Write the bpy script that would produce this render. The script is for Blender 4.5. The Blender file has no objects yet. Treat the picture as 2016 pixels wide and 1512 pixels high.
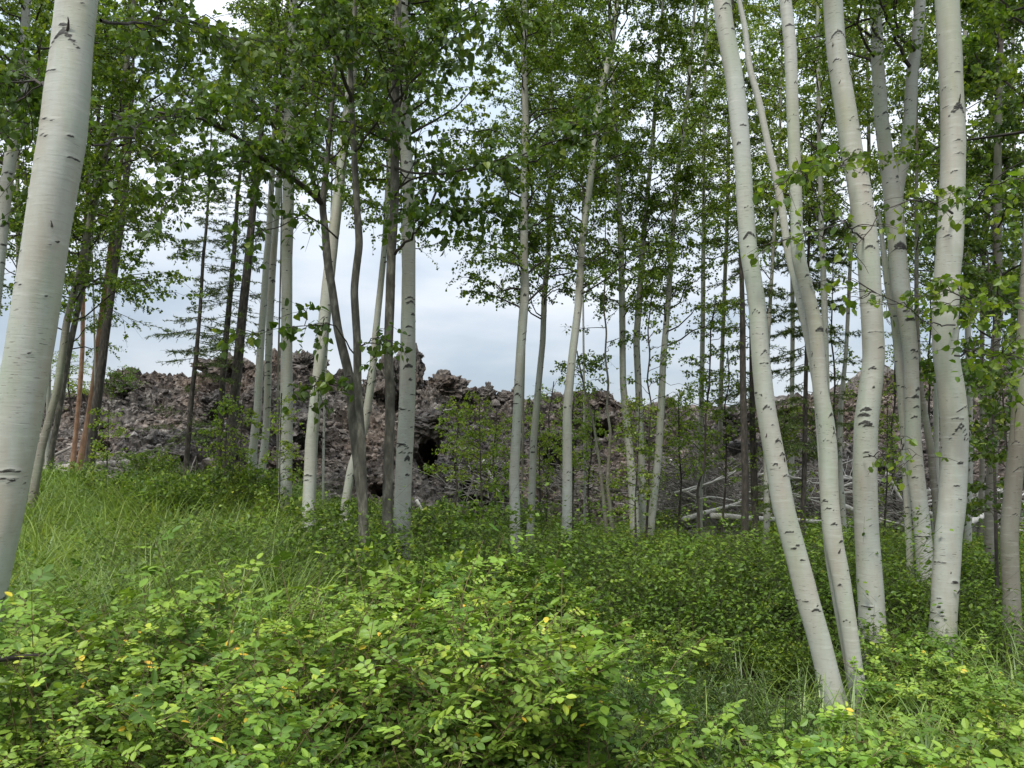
import bpy, math, random
import numpy as np
from math import radians as R, sin, cos, pi
rng = np.random.default_rng(7); random.seed(7)
SC = bpy.context.scene; COL = SC.collection

# ------------------------------------------------------------------ camera
F = 1523.0; PITCH = R(5.0); CH = 2.0
cam = bpy.data.objects.new('camera', bpy.data.cameras.new('camera')); COL.objects.link(cam)
cam.location = (0, 0, CH); cam.rotation_euler = (R(90) + PITCH, 0, 0)
cam.data.sensor_width = 36.0; cam.data.lens = 36.0 * F / 2016.0
cam.data.clip_start = 0.05; cam.data.clip_end = 3000
SC.camera = cam
# ------------------------------------------------------------------ world + sun
SUN_EL, SUN_AZ = R(50), R(205)       # azimuth clockwise from +Y: behind the camera, slightly to the left
w = bpy.data.worlds.new('World'); SC.world = w; w.use_nodes = True
nt = w.node_tree; nt.nodes.clear()
def N(t, k, **kw):
    n = t.nodes.new(k)
    for a, b in kw.items(): setattr(n, a, b)
    return n
out = N(nt, 'ShaderNodeOutputWorld'); bg = N(nt, 'ShaderNodeBackground'); bg.inputs[1].default_value = 0.1
sky = N(nt, 'ShaderNodeTexSky', sky_type='NISHITA', sun_disc=False)
sky.sun_elevation = SUN_EL; sky.sun_rotation = SUN_AZ
tc = N(nt, 'ShaderNodeTexCoord'); mp = N(nt, 'ShaderNodeMapping'); mp.inputs['Scale'].default_value = (1, 1, 3.2)
ns = N(nt, 'ShaderNodeTexNoise'); ns.inputs['Scale'].default_value = 2.6; ns.inputs['Detail'].default_value = 6; ns.inputs['Roughness'].default_value = 0.5
cr = N(nt, 'ShaderNodeValToRGB'); cr.color_ramp.elements[0].position = .38; cr.color_ramp.elements[0].color = (3.3, 3.85, 4.5, 1)
cr.color_ramp.elements[1].position = .62; cr.color_ramp.elements[1].color = (5.6, 5.85, 6.2, 1)
sp = N(nt, 'ShaderNodeSeparateXYZ'); mr = N(nt, 'ShaderNodeMapRange'); mr.inputs['From Max'].default_value = 1; mr.inputs['To Min'].default_value = .62; mr.inputs['To Max'].default_value = 2.9; pw = N(nt, 'ShaderNodeMath', operation='POWER', use_clamp=True); pw.inputs[1].default_value = 1.6
mu = N(nt, 'ShaderNodeVectorMath', operation='SCALE'); mx = N(nt, 'ShaderNodeMix', data_type='RGBA'); mx.inputs['Factor'].default_value = .9
L = nt.links.new
L(tc.outputs['Generated'], mp.inputs[0]); L(mp.outputs[0], ns.inputs['Vector']); L(ns.outputs['Fac'], cr.inputs[0])
L(tc.outputs['Generated'], sp.inputs[0]); L(sp.outputs['Z'], pw.inputs[0]); L(pw.outputs[0], mr.inputs['Value']); L(cr.outputs[0], mu.inputs[0]); L(mr.outputs[0], mu.inputs['Scale'])
L(sky.outputs[0], mx.inputs['A']); L(mu.outputs[0], mx.inputs['B']); L(mx.outputs['Result'], bg.inputs[0]); L(bg.outputs[0], out.inputs[0])
sl = bpy.data.lights.new('sun', 'SUN'); sl.energy = 1.5; sl.angle = R(12); sl.color = (1.0, .96, .88)
so = bpy.data.objects.new('sun', sl); COL.objects.link(so)
so.rotation_euler = (R(90) - SUN_EL, 0, pi - SUN_AZ); so.location = (0, -5, 20)
SC.view_settings.view_transform = 'Standard'; SC.view_settings.look = 'None'
SC.view_settings.exposure = 1.12; SC.view_settings.gamma = 1.0
try:
    SC.cycles.max_bounces = 7; SC.cycles.transparent_max_bounces = 4; SC.cycles.diffuse_bounces = 3
    SC.cycles.transmission_bounces = 5; SC.cycles.glossy_bounces = 2; SC.cycles.use_denoising = True
except Exception: pass

# ------------------------------------------------------------------ helpers
def P(px, py, Y):
    u = (px - 1008) / F; v = (756 - py) / F
    t = Y / (cos(PITCH) - v * sin(PITCH))
    return np.array([u * t, Y, CH + t * (sin(PITCH) + v * cos(PITCH))])
def pscale(py, Y):
    v = (756 - py) / F
    return Y / (cos(PITCH) - v * sin(PITCH)) / F
def sst(t): t = np.clip(t, 0, 1); return t * t * (3 - 2 * t)
def vnoise(x, y, seed=0):
    xi = np.floor(x).astype(np.int64); yi = np.floor(y).astype(np.int64); xf = sst(x - xi); yf = sst(y - yi)
    def h(a, b):
        n = (a * 374761393 + b * 668265263 + seed * 974634777) & 0xffffffff
        n = ((n ^ (n >> 13)) * 1274126177) & 0xffffffff
        return ((n ^ (n >> 16)) & 0xffff) / 65535.0
    return (h(xi, yi) * (1 - xf) + h(xi + 1, yi) * xf) * (1 - yf) + (h(xi, yi + 1) * (1 - xf) + h(xi + 1, yi + 1) * xf) * yf
def hsh(a, b, s):
    n = (a * 374761393 + b * 668265263 + s * 974634777) & 0xffffffff
    n = ((n ^ (n >> 13)) * 1274126177) & 0xffffffff
    return ((n ^ (n >> 16)) & 0xffff) / 65535.0
def cells(x, y, seed):
    """cellular noise: nearest distance, second distance, id value"""
    xi = np.floor(x).astype(np.int64); yi = np.floor(y).astype(np.int64)
    f1 = np.full(x.shape, 9.); f2 = np.full(x.shape, 9.); idv = np.zeros(x.shape); ox = np.zeros(x.shape); oy = np.zeros(x.shape)
    for a in (-1, 0, 1):
        for b in (-1, 0, 1):
            cx = xi + a; cy = yi + b
            px = cx + hsh(cx, cy, seed); py = cy + hsh(cx, cy, seed + 1)
            d = np.hypot(x - px, y - py); v = hsh(cx, cy, seed + 2); m = d < f1
            f2 = np.where(m, f1, np.minimum(f2, d)); idv = np.where(m, v, idv)
            ox = np.where(m, x - px, ox); oy = np.where(m, y - py, oy); f1 = np.where(m, d, f1)
    return f1, f2, idv, ox, oy
def ground(x, y):
    x = np.asarray(x, float); y = np.asarray(y, float)
    z = 0.95 * sst((y - 6) / 13) * sst((-x - .8) / 5.5)
    z = z - .25 * sst(1 - np.hypot((x - 1.6) / 2.6, (y - 7) / 2.6))
    z = z + .14 * (vnoise(x * .5 + 9, y * .5, 3) - .5) + .05 * (vnoise(x * 2, y * 2, 4) - .5)
    return z

def mesh(name, V, T=None, Q=None, attrs=None, smooth=False):
    """V (n,3); T (m,3); Q (k,4). attrs: {name:(domain, values)}"""
    me = bpy.data.meshes.new(name)
    V = np.asarray(V, np.float32); nv = len(V)
    T = np.zeros((0, 3), np.int32) if T is None else np.asarray(T, np.int32)
    Q = np.zeros((0, 4), np.int32) if Q is None else np.asarray(Q, np.int32)
    me.vertices.add(nv); me.vertices.foreach_set('co', V.ravel())
    nl = T.size + Q.size; me.loops.add(nl); me.loops.foreach_set('vertex_index', np.concatenate([T.ravel(), Q.ravel()]))
    npf = len(T) + len(Q); me.polygons.add(npf)
    me.polygons.foreach_set('loop_start', np.concatenate([np.arange(len(T)) * 3, T.size + np.arange(len(Q)) * 4]).astype(np.int32))
    me.polygons.foreach_set('use_smooth', np.full(npf, smooth))
    for k, (dom, val) in (attrs or {}).items():
        a = me.attributes.new(k, 'FLOAT', dom); a.data.foreach_set('value', np.asarray(val, np.float32))
    me.update(calc_edges=True); me.validate()
    return me
class MB:
    """collects pieces (vertices, tris, quads, tone) for one mesh"""
    def __init__(s): s.V = []; s.T = []; s.Q = []; s.tt = []; s.tq = []; s.n = 0
    def add(s, V, T=None, Q=None, tone=.5):
        V = np.asarray(V, float).reshape(-1, 3)
        if T is not None and len(T): s.T.append(np.asarray(T) + s.n); s.tt.append(np.broadcast_to(tone, (len(T),)))
        if Q is not None and len(Q): s.Q.append(np.asarray(Q) + s.n); s.tq.append(np.broadcast_to(tone, (len(Q),)))
        s.V.append(V); s.n += len(V)
    def me(s, name, smooth=False):
        T = np.concatenate(s.T) if s.T else None; Q = np.concatenate(s.Q) if s.Q else None
        tone = np.concatenate([*s.tt, *s.tq]) if (s.tt or s.tq) else np.zeros(0)
        return mesh(name, np.concatenate(s.V), T, Q, {'tone': ('FACE', tone)}, smooth)
def unit(a): return a / np.maximum(np.linalg.norm(a, axis=-1, keepdims=True), 1e-9)
def tubes(mb, paths, rad, sides=4, tone=.5, cap=False):
    paths = np.asarray(paths, float); B, Pn, _ = paths.shape
    d = np.gradient(paths, axis=1); d = unit(d)
    up = np.zeros_like(d); up[..., 2] = 1; alt = np.abs(d[..., 2]) > .95; up[alt] = (1, 0, 0)
    a = unit(np.cross(d, up)); b = np.cross(d, a)
    th = np.arange(sides) / sides * 2 * pi
    ring = paths[:, :, None] + rad[:, :, None, None] * (a[:, :, None] * np.cos(th)[:, None] + b[:, :, None] * np.sin(th)[:, None])
    V = ring.reshape(-1, 3)
    i, j, k = np.meshgrid(np.arange(B), np.arange(Pn - 1), np.arange(sides), indexing='ij')
    base = (i * Pn + j) * sides; k2 = (k + 1) % sides
    Q = np.stack([base + k, base + k2, base + sides + k2, base + sides + k], -1).reshape(-1, 4)
    T = None
    if cap:
        off = len(V); ends = np.concatenate([paths[:, 0], paths[:, -1]]); V = np.concatenate([V, ends]); T = []
        for bi in range(B):
            for kk in range(sides):
                T.append((off + bi, bi * Pn * sides + (kk + 1) % sides, bi * Pn * sides + kk))
                e = (bi * Pn + Pn - 1) * sides; T.append((off + B + bi, e + kk, e + (kk + 1) % sides))
    mb.add(V, T, Q, tone)
# leaf templates: x across, y along, z normal
RHOMB = (np.array([[0, 0, 0], [-.42, .42, .10], [0, 1, 0], [.42, .42, .10]]), np.array([[0, 2, 1], [0, 3, 2]]))
OVATE = (np.array([[0, 0, 0], [-.36, .22, .07], [-.34, .58, .08], [0, 1, -.03], [.34, .58, .08], [.36, .22, .07], [0, .5, -.02]]),
         np.array([[0, 6, 1], [1, 6, 2], [2, 6, 3], [3, 6, 4], [4, 6, 5], [5, 6, 0]]))
HEART = (np.array([[0, .04, 0], [-.24, -.04, .06], [-.46, .24, .10], [-.34, .58, .06], [0, 1.05, -.10], [.34, .58, .06], [.46, .24, .10], [.24, -.04, .06], [0, .5, -.03]]),
         np.array([[0, 8, 1], [1, 8, 2], [2, 8, 3], [3, 8, 4], [4, 8, 5], [5, 8, 6], [6, 8, 7], [7, 8, 0]]))
OVAL = (np.array([[0, 0, 0], [-.22, .2, .04], [-.31, .5, .06], [-.2, .82, .03], [0, 1, -.05], [.2, .82, .03], [.31, .5, .06], [.22, .2, .04], [0, .5, -.01]]),
        HEART[1])
NEEDLE = (np.array([[-.5, 0, 0], [.5, 0, 0], [0, 1, 0]]), np.array([[0, 1, 2]]))
def leaves(mb, pos, axis, nrm, size, tpl, aspect=1.0, tone=None):
    n = len(pos)
    if n == 0: return
    axis = unit(axis); side = unit(np.cross(axis, nrm)); nr = np.cross(side, axis)
    tv, tf = tpl; k = len(tv)
    s = np.broadcast_to(size, (n,))[:, None, None]
    V = pos[:, None] + s * (side[:, None] * (tv[:, 0] * aspect)[None, :, None] + axis[:, None] * tv[:, 1][None, :, None] + nr[:, None] * tv[:, 2][None, :, None])
    T = (np.arange(n)[:, None, None] * k + tf[None]).reshape(-1, 3)
    tn = rng.random(n) if tone is None else tone
    mb.add(V.reshape(-1, 3), T, None, np.repeat(tn, len(tf)))

def obj(name, me, mat, parent=None, loc=None):
    o = bpy.data.objects.new(name, me); COL.objects.link(o)
    if mat is not None and not me.materials: me.materials.append(mat)
    if parent is not None: o.parent = parent
    if loc is not None: o.location = loc
    return o
def tag(o, label=None, cat=None, group=None, kind=None):
    if label: o['label'] = label
    if cat: o['category'] = cat
    if group: o['group'] = group
    if kind: o['kind'] = kind
    return o
def thing(name, label, cat, loc=(0, 0, 0), group=None):
    o = bpy.data.objects.new(name, None); COL.objects.link(o); o.location = loc; o.empty_display_size = .3
    return tag(o, label, cat, group)

# ------------------------------------------------------------------ materials
def mat(name):
    m = bpy.data.materials.new(name); m.use_nodes = True; t = m.node_tree; t.nodes.clear()
    o = N(t, 'ShaderNodeOutputMaterial'); return m, t, o
def ramp(t, stops):
    r = N(t, 'ShaderNodeValToRGB'); e = r.color_ramp.elements
    while len(e) < len(stops): e.new(.5)
    for i, (p, c) in enumerate(stops): e[i].position = p; e[i].color = (*c, 1)
    return r
def noise(t, vec, scale, detail=4, rough=.55, sc=None):
    n = N(t, 'ShaderNodeTexNoise'); n.inputs['Scale'].default_value = scale; n.inputs['Detail'].default_value = detail; n.inputs['Roughness'].default_value = rough
    if sc:
        m = N(t, 'ShaderNodeMapping'); m.inputs['Scale'].default_value = sc; t.links.new(vec, m.inputs[0]); vec = m.outputs[0]
    t.links.new(vec, n.inputs['Vector']); return n
def mixc(t, f, a, b):
    m = N(t, 'ShaderNodeMix', data_type='RGBA')
    for s, v in (('Factor', f), ('A', a), ('B', b)):
        if isinstance(v, (int, float)): m.inputs[s].default_value = v
        elif isinstance(v, tuple): m.inputs[s].default_value = (*v, 1)
        else: t.links.new(v, m.inputs[s])
    return m.outputs['Result']
def math_(t, op, a, b=None, clamp=False):
    m = N(t, 'ShaderNodeMath', operation=op, use_clamp=clamp)
    for i, v in enumerate((a, b)):
        if v is None: continue
        if isinstance(v, (int, float)): m.inputs[i].default_value = v
        else: t.links.new(v, m.inputs[i])
    return m.outputs[0]
def leaf_mat(name, stops, trans=.45, gloss=.06, patch=None, rough=.45):
    m, t, o = mat(name); l = t.links.new
    at = N(t, 'ShaderNodeAttribute', attribute_name='tone'); stops = [(p_, (c_[0] * 1.22, c_[1] * 1.02, c_[2] * .8)) for p_, c_ in stops]; r = ramp(t, stops); l(at.outputs['Fac'], r.inputs[0])
    geo = N(t, 'ShaderNodeNewGeometry'); n1 = noise(t, geo.outputs['Position'], .9, 2)
    h = N(t, 'ShaderNodeHueSaturation'); l(r.outputs[0], h.inputs['Color'])
    l(math_(t, 'ADD', math_(t, 'MULTIPLY', n1.outputs['Fac'], .7), .65), h.inputs['Value'])
    n2 = noise(t, geo.outputs['Position'], 1.7, 1); l(math_(t, 'ADD', math_(t, 'MULTIPLY', n2.outputs['Fac'], .05), .475), h.inputs['Hue'])
    c = h.outputs[0]
    d = N(t, 'ShaderNodeBsdfDiffuse'); tr = N(t, 'ShaderNodeBsdfTranslucent'); l(c, d.inputs[0])
    tm = N(t, 'ShaderNodeMix', data_type='RGBA', blend_type='MULTIPLY'); tm.inputs['Factor'].default_value = 1
    l(c, tm.inputs['A']); tm.inputs['B'].default_value = (1.25, 1.25, .6, 1); l(tm.outputs['Result'], tr.inputs[0])
    a = N(t, 'ShaderNodeMixShader'); a.inputs[0].default_value = trans; l(d.outputs[0], a.inputs[1]); l(tr.outputs[0], a.inputs[2])
    g = N(t, 'ShaderNodeBsdfGlossy'); g.inputs['Roughness'].default_value = rough; g.inputs[0].default_value = (.8, .9, .8, 1)
    b = N(t, 'ShaderNodeMixShader'); b.inputs[0].default_value = gloss; l(a.outputs[0], b.inputs[1]); l(g.outputs[0], b.inputs[2])
    l(b.outputs[0], o.inputs[0]); return m
def simple(name, stops, scale=6, rough=.85, sc=None, bump=.3, detail=6, bd=.02):
    m, t, o = mat(name); l = t.links.new
    tcn = N(t, 'ShaderNodeTexCoord'); n1 = noise(t, tcn.outputs['Object'], scale, detail, .6, sc); r = ramp(t, stops); l(n1.outputs['Fac'], r.inputs[0])
    p = N(t, 'ShaderNodeBsdfPrincipled'); p.inputs['Roughness'].default_value = rough; l(r.outputs[0], p.inputs['Base Color'])
    bp = N(t, 'ShaderNodeBump'); bp.inputs['Strength'].default_value = bump; bp.inputs['Distance'].default_value = bd; l(n1.outputs['Fac'], bp.inputs['Height']); l(bp.outputs[0], p.inputs['Normal'])
    l(p.outputs[0], o.inputs[0]); return m
def birch_mat(name, base, warm, markc=(.03, .028, .024), lent=.5):
    m, t, o = mat(name); l = t.links.new
    tcn = N(t, 'ShaderNodeTexCoord'); V = tcn.outputs['Object']
    big = noise(t, V, 1.0, 4, .6, (5, 5, 1.1)); col = mixc(t, math_(t, 'MULTIPLY', math_(t, 'SUBTRACT', big.outputs['Fac'], .38), 3.2, True), base, warm)
    # fine grey streaks round the stem
    st = noise(t, V, 1.0, 5, .7, (7, 7, 70)); s = math_(t, 'MULTIPLY', math_(t, 'SUBTRACT', st.outputs['Fac'], .52), 3.5, True)
    col = mixc(t, math_(t, 'MULTIPLY', s, .34), col, (.15, .145, .12))
    hi = noise(t, V, 1.0, 3, .7, (4, 4, 26)); hs = math_(t, 'MULTIPLY', math_(t, 'SUBTRACT', hi.outputs['Fac'], .55), 5, True)
    col = mixc(t, math_(t, 'MULTIPLY', hs, .35), col, (.55, .55, .49))
    # green algae patches
    al = noise(t, V, 1.0, 4, .6, (3, 3, .9)); a_ = math_(t, 'MULTIPLY', math_(t, 'SUBTRACT', al.outputs['Fac'], .46), 4, True)
    col = mixc(t, math_(t, 'MULTIPLY', a_, .5), col, (.22, .28, .16))
    # lenticels
    ln = noise(t, V, 1.0, 2, .5, (16, 16, 150)); lf = math_(t, 'MULTIPLY', math_(t, 'SUBTRACT', ln.outputs['Fac'], .655), 22, True)
    lg = noise(t, V, 2.2, 2, .5); lf = math_(t, 'MULTIPLY', lf, math_(t, 'MULTIPLY', math_(t, 'SUBTRACT', lg.outputs['Fac'], .38), 5, True))
    col = mixc(t, math_(t, 'MULTIPLY', lf, lent + .35), col, (.07, .06, .05))
    # scars carried by the mesh, made ragged by noise
    at = N(t, 'ShaderNodeAttribute', attribute_name='mark'); rg = noise(t, V, 1.0, 5, .75, (26, 26, 120))
    k = math_(t, 'MULTIPLY', at.outputs['Fac'], math_(t, 'ADD', math_(t, 'MULTIPLY', math_(t, 'SUBTRACT', rg.outputs['Fac'], .5), 2.9), .95))
    k = math_(t, 'MULTIPLY', math_(t, 'SUBTRACT', k, .40), 3.6, True); col = mixc(t, k, col, markc)
    p = N(t, 'ShaderNodeBsdfPrincipled'); p.inputs['Roughness'].default_value = .55; p.inputs['Specular IOR Level'].default_value = .3
    l(col, p.inputs['Base Color'])
    bp = N(t, 'ShaderNodeBump'); bp.inputs['Strength'].default_value = .35; bp.inputs['Distance'].default_value = .006
    l(math_(t, 'SUBTRACT', math_(t, 'ADD', st.outputs['Fac'], math_(t, 'MULTIPLY', hi.outputs['Fac'], .5)), math_(t, 'MULTIPLY', k, .8)), bp.inputs['Height'])
    l(bp.outputs[0], p.inputs['Normal']); l(p.outputs[0], o.inputs[0]); return m
M = {}
M['birch'] = birch_mat('birch_bark', (.37, .38, .335), (.33, .30, .24))
M['greybirch'] = birch_mat('grey_birch_bark', (.20, .19, .155), (.15, .12, .09), lent=.8)
M['alder'] = simple('alder_bark', [(.3, (.035, .032, .025)), (.52, (.095, .088, .068)), (.75, (.25, .24, .19))], 1, .9, (14, 14, 5), .5)
M['darkbark'] = simple('dark_scaly_bark', [(.3, (.018, .016, .014)), (.55, (.065, .055, .045)), (.75, (.14, .12, .10))], 1, .95, (22, 22, 7), .8)
M['orange'] = simple('orange_pine_bark', [(.3, (.17, .09, .055)), (.55, (.33, .19, .115)), (.8, (.40, .29, .21))], 1, .9, (12, 12, 6), .5)
M['twig'] = simple('twig_bark', [(.3, (.02, .016, .013)), (.7, (.07, .055, .045))], 8, .9)
M['deadwood'] = simple('weathered_dead_wood', [(.3, (.34, .31, .27)), (.55, (.64, .60, .54)), (.8, (.78, .75, .69))], 1, .85, (6, 6, 6), .4)
M['ustem'] = simple('green_stem', [(.3, (.035, .05, .015)), (.7, (.08, .09, .03))], 6, .7)
M['greywood'] = simple('grey_dead_wood', [(.3, (.10, .09, .075)), (.55, (.28, .25, .22)), (.8, (.46, .43, .38))], 1, .85, (6, 6, 6), .4)
M['stem'] = simple('rose_stem', [(.3, (.06, .045, .02)), (.7, (.17, .12, .045))], 6, .7)
M['leaf_birch'] = leaf_mat('birch_leaf', [(0, (.055, .115, .016)), (.5, (.095, .185, .024)), (1, (.19, .30, .04))], .55, .03)
M['leaf_dark'] = leaf_mat('alder_leaf', [(0, (.04, .085, .014)), (.5, (.06, .125, .02)), (.9, (.09, .17, .026)), (1, (.19, .28, .045))], .48, .03)
M['leaf_light'] = leaf_mat('fresh_leaf', [(0, (.10, .19, .02)), (.6, (.15, .27, .03)), (1, (.26, .36, .05))], .5, .04)
M['leaf_rose'] = leaf_mat('rose_leaf', [(0, (.045, .11, .018)), (.5, (.118, .235, .038)), (.9, (.20, .345, .058)), (.978, (.29, .41, .06)), (.995, (.5, .46, .06)), (1, (.55, .42, .06))], .22, .03)
M['leaf_under'] = leaf_mat('undergrowth_leaf', [(0, (.035, .08, .014)), (.5, (.08, .165, .022)), (.85, (.145, .26, .032)), (1, (.22, .31, .045))], .28, .03)
M['leaf_fern'] = leaf_mat('fine_leaf', [(0, (.03, .075, .018)), (.6, (.06, .125, .03)), (1, (.10, .18, .05))], .35, .03)
M['needle'] = leaf_mat('needle', [(0, (.05, .095, .035)), (.6, (.085, .145, .05)), (1, (.13, .2, .07))], .3, .03)
M['grass'] = leaf_mat('grass_blade', [(0, (.07, .14, .028)), (.5, (.14, .25, .055)), (.9, (.25, .38, .11)), (1, (.40, .38, .18))], .42, .05)
M['hip'] = simple('rose_hip', [(.3, (.40, .17, .04)), (.7, (.42, .30, .06))], 9, .4)
# soil
M['soil'] = simple('forest_soil', [(.3, (.018, .016, .009)), (.55, (.04, .036, .018)), (.75, (.06, .065, .022))], 3.5, 1, None, .8, 8, .06)
# lava
def lava_mat():
    m, t, o = mat('lava_rock'); l = t.links.new
    geo = N(t, 'ShaderNodeNewGeometry'); Pn = geo.outputs['Position']
    a = noise(t, Pn, .35, 4, .6); b = noise(t, Pn, 3.2, 8, .7); c = noise(t, Pn, 14, 6, .75)
    r1 = ramp(t, [(.36, (.028, .024, .021)), (.5, (.105, .092, .082)), (.66, (.28, .255, .23))]); l(b.outputs['Fac'], r1.inputs[0])
    r2 = ramp(t, [(.36, (.03, .021, .016)), (.5, (.115, .083, .062)), (.66, (.26, .21, .17))]); l(b.outputs['Fac'], r2.inputs[0])
    k = math_(t, 'MULTIPLY', math_(t, 'SUBTRACT', a.outputs['Fac'], .40), 5, True)
    at = N(t, 'ShaderNodeAttribute', attribute_name='tone')
    col = mixc(t, k, r1.outputs[0], r2.outputs[0])
    h = N(t, 'ShaderNodeHueSaturation'); l(col, h.inputs['Color']); l(math_(t, 'ADD', math_(t, 'MULTIPLY', at.outputs['Fac'], .9), .45), h.inputs['Value'])
    pale = math_(t, 'MULTIPLY', math_(t, 'SUBTRACT', c.outputs['Fac'], .56), 8, True)
    col = mixc(t, math_(t, 'MULTIPLY', pale, .22), h.outputs[0], (.36, .33, .29))
    p = N(t, 'ShaderNodeBsdfPrincipled'); p.inputs['Roughness'].default_value = .95; l(col, p.inputs['Base Color'])
    bp = N(t, 'ShaderNodeBump'); bp.inputs['Strength'].default_value = 1; bp.inputs['Distance'].default_value = .07
    l(math_(t, 'ADD', b.outputs['Fac'], math_(t, 'MULTIPLY', c.outputs['Fac'], .5)), bp.inputs['Height']); l(bp.outputs[0], p.inputs['Normal'])
    l(p.outputs[0], o.inputs[0]); return m
M['lava'] = lava_mat()

# ------------------------------------------------------------------ ground
def build_ground():
    xs = np.concatenate([-np.geomspace(1500, 32, 14), np.linspace(-30, 30, 241), np.geomspace(32, 1500, 14)])
    ys = np.concatenate([-np.geomspace(1500, 12, 14), np.linspace(-10, 30, 161), np.geomspace(32, 2500, 14)])
    X, Y = np.meshgrid(xs, ys); Z = ground(X, Y)
    Z = np.where(Y < 0, Z * sst(1 + Y / 6), Z)
    nx, ny = len(xs), len(ys); i, j = np.meshgrid(np.arange(nx - 1), np.arange(ny - 1)); b = j * nx + i
    Q = np.stack([b, b + 1, b + nx + 1, b + nx], -1).reshape(-1, 4)
    tag(obj('ground', mesh('ground', np.stack([X, Y, Z], -1).reshape(-1, 3), None, Q, None, True), M['soil']), kind='structure')
build_ground()

# ------------------------------------------------------------------ lava flow
CREST = np.array([(-900, 740), (-300, 760), (0, 775), (150, 775), (200, 778), (215, 770), (290, 752), (340, 748), (385, 742), (405, 728), (420, 716), (450, 705), (490, 710), (530, 706), (560, 704), (600, 706), (630, 716), (660, 730), (690, 738), (730, 744),
                  (760, 742), (820, 748), (850, 752), (880, 748), (905, 762), (930, 778), (975, 786), (1000, 780), (1040, 784), (1080, 778), (1100, 792), (1180, 778), (1230, 792), (1310, 794), (1350, 798), (1500, 800), (1650, 790), (1720, 750), (1760, 725), (1850, 715), (2016, 705), (2500, 700), (3200, 720)], float)
LY0, LYC = 20.0, 29.0
def toe(x): return LY0 + 1.2 * (vnoise(x * .16 + 5, x * 0, 11) - .5) * 2 + .5 * (vnoise(x * .6, x * 0, 12) - .5) + 1.5 * sst((-x - 9) / 6)
def crestz(x):
    px = 1008 + F * x * cos(PITCH) / LYC
    py = np.interp(px, CREST[:, 0], CREST[:, 1]); v = (756 - py) / F; t = LYC / (cos(PITCH) - v * sin(PITCH))
    return CH + t * (sin(PITCH) + v * cos(PITCH)) - .12
CAVES = [(838, 880, 30, 62, 1.9), (1088, 905, 34, 34, 1.5), (950, 965, 62, 36, 1.5), (1755, 975, 46, 34, 1.5), (590, 870, 46, 44, .9), (565, 930, 26, 40, 1.2), (420, 800, 34, 26, .8), (320, 905, 46, 12, .7), (745, 965, 20, 12, .6), (1440, 850, 30, 22, .8), (1185, 845, 24, 22, .8), (1530, 880, 26, 26, .9), (205, 880, 18, 14, .7)]
def lava_surface():
    xs = np.concatenate([np.arange(-60, -24, .4), np.arange(-24, 24, .055), np.arange(24, 60, .4)])
    s = np.linspace(-.06, 1, 190); back = np.concatenate([np.linspace(.03, 1.2, 24), np.geomspace(1.35, 30, 26)])
    X, S = np.meshgrid(xs, np.concatenate([s, 1 + back]))
    zc = crestz(X); tz = toe(X); g0 = ground(X, tz)
    sl = np.minimum(S, 1)
    prof = .22 * sl + .78 * sl ** 1.0 + .10 * np.sin(sl * pi * 2.2 + vnoise(X * .3, X * 0, 21) * 5)* sl * (1 - sl) * 4 * .6
    Yb = tz + (LYC - tz) * sl; Zb = g0 + (zc - g0) * prof
    bk = np.maximum(S - 1, 0); Yb = Yb + bk * 9; Zb = Zb - .10 * np.minimum(bk * 9, 6) + 1.1 * (vnoise(X * .5, bk * 5, 31) - .5) * np.minimum(bk * 4, 1)
    # displacement
    U = X; W = S * 10.5
    big = (vnoise(U * .7, W * .7, 41) - .5) * .9 + (vnoise(U * 1.7, W * 1.7, 42) - .5) * .45
    d = np.zeros_like(X)
    for sc, amp, sd in ((.9, .20, 50), (2.5, .11, 60), (5.4, .10, 70), (10, .06, 80)):
        f1, f2, idv, ox, oy = cells(U * sc + big, W * sc, sd)
        ang = idv * 37
        d += amp * ((idv - .5) * 1.2 + np.clip((f2 - f1) * 2.2, 0, 1) * .8 + (ox * np.cos(ang) + oy * np.sin(ang)) * .8 - .4)
    amp = np.where(S > 1, .75, 1.0) * sst((S + .06) / .1)
    # finer rubble slopes, rougher crest
    amp = amp * (.45 + .75 * sst((S - .62) / .3) + .35 * (vnoise(U * .25, W * .3, 91)))
    dd = (d + big * .9) * amp
    Yn, Zn = -.55, .83
    Yf = Yb + Yn * dd; Zf = Zb + Zn * dd
    # cut the caves straight back into the face
    px = 1008 + F * X / (Yf / cos(PITCH)); v = ((Zf - CH) / Yf); py = 756 - F * np.tan(np.arctan(v) - PITCH)
    wob = (vnoise(U * 3, W * 3, 99) - .5) * .5
    for cx, cy, rx, ry, dep in CAVES:
        q = 1 - np.hypot((px - cx) / rx, (py - cy) / ry) + wob
        k = np.where((S < 1) & (S > .02), sst(q * 2.2), 0); Yf = Yf + 1.9 * dep * k; Zf = Zf - .55 * dep * k
    nx = len(xs); ny = X.shape[0]; i, j = np.meshgrid(np.arange(nx - 1), np.arange(ny - 1)); b = j * nx + i
    Q = np.stack([b, b + 1, b + nx + 1, b + nx], -1).reshape(-1, 4)
    f1, f2, idv, _, _ = cells(U * 2.1 + big, W * 2.1, 60)
    tone = idv[:-1, :-1].reshape(-1)
    V = np.stack([X + .25 * (vnoise(U * 2.3, W * 2.3, 77) - .5), Yf, Zf], -1)
    o = obj('hill', mesh('hill', V.reshape(-1, 3), None, Q, {'tone': ('FACE', tone)}, False), M['lava'])
    tag(o, 'long hill of dark clinkery lava rubble behind the birches', kind='structure')
    return V[:len(s)], X
LAVA_V, _ = lava_surface()
def ico(sub=2):
    import bmesh
    bm = bmesh.new(); bmesh.ops.create_icosphere(bm, subdivisions=sub, radius=1)
    V = np.array([v.co[:] for v in bm.verts]); T = np.array([[v.index for v in f.verts] for f in bm.faces]); bm.free(); return V, T
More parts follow.
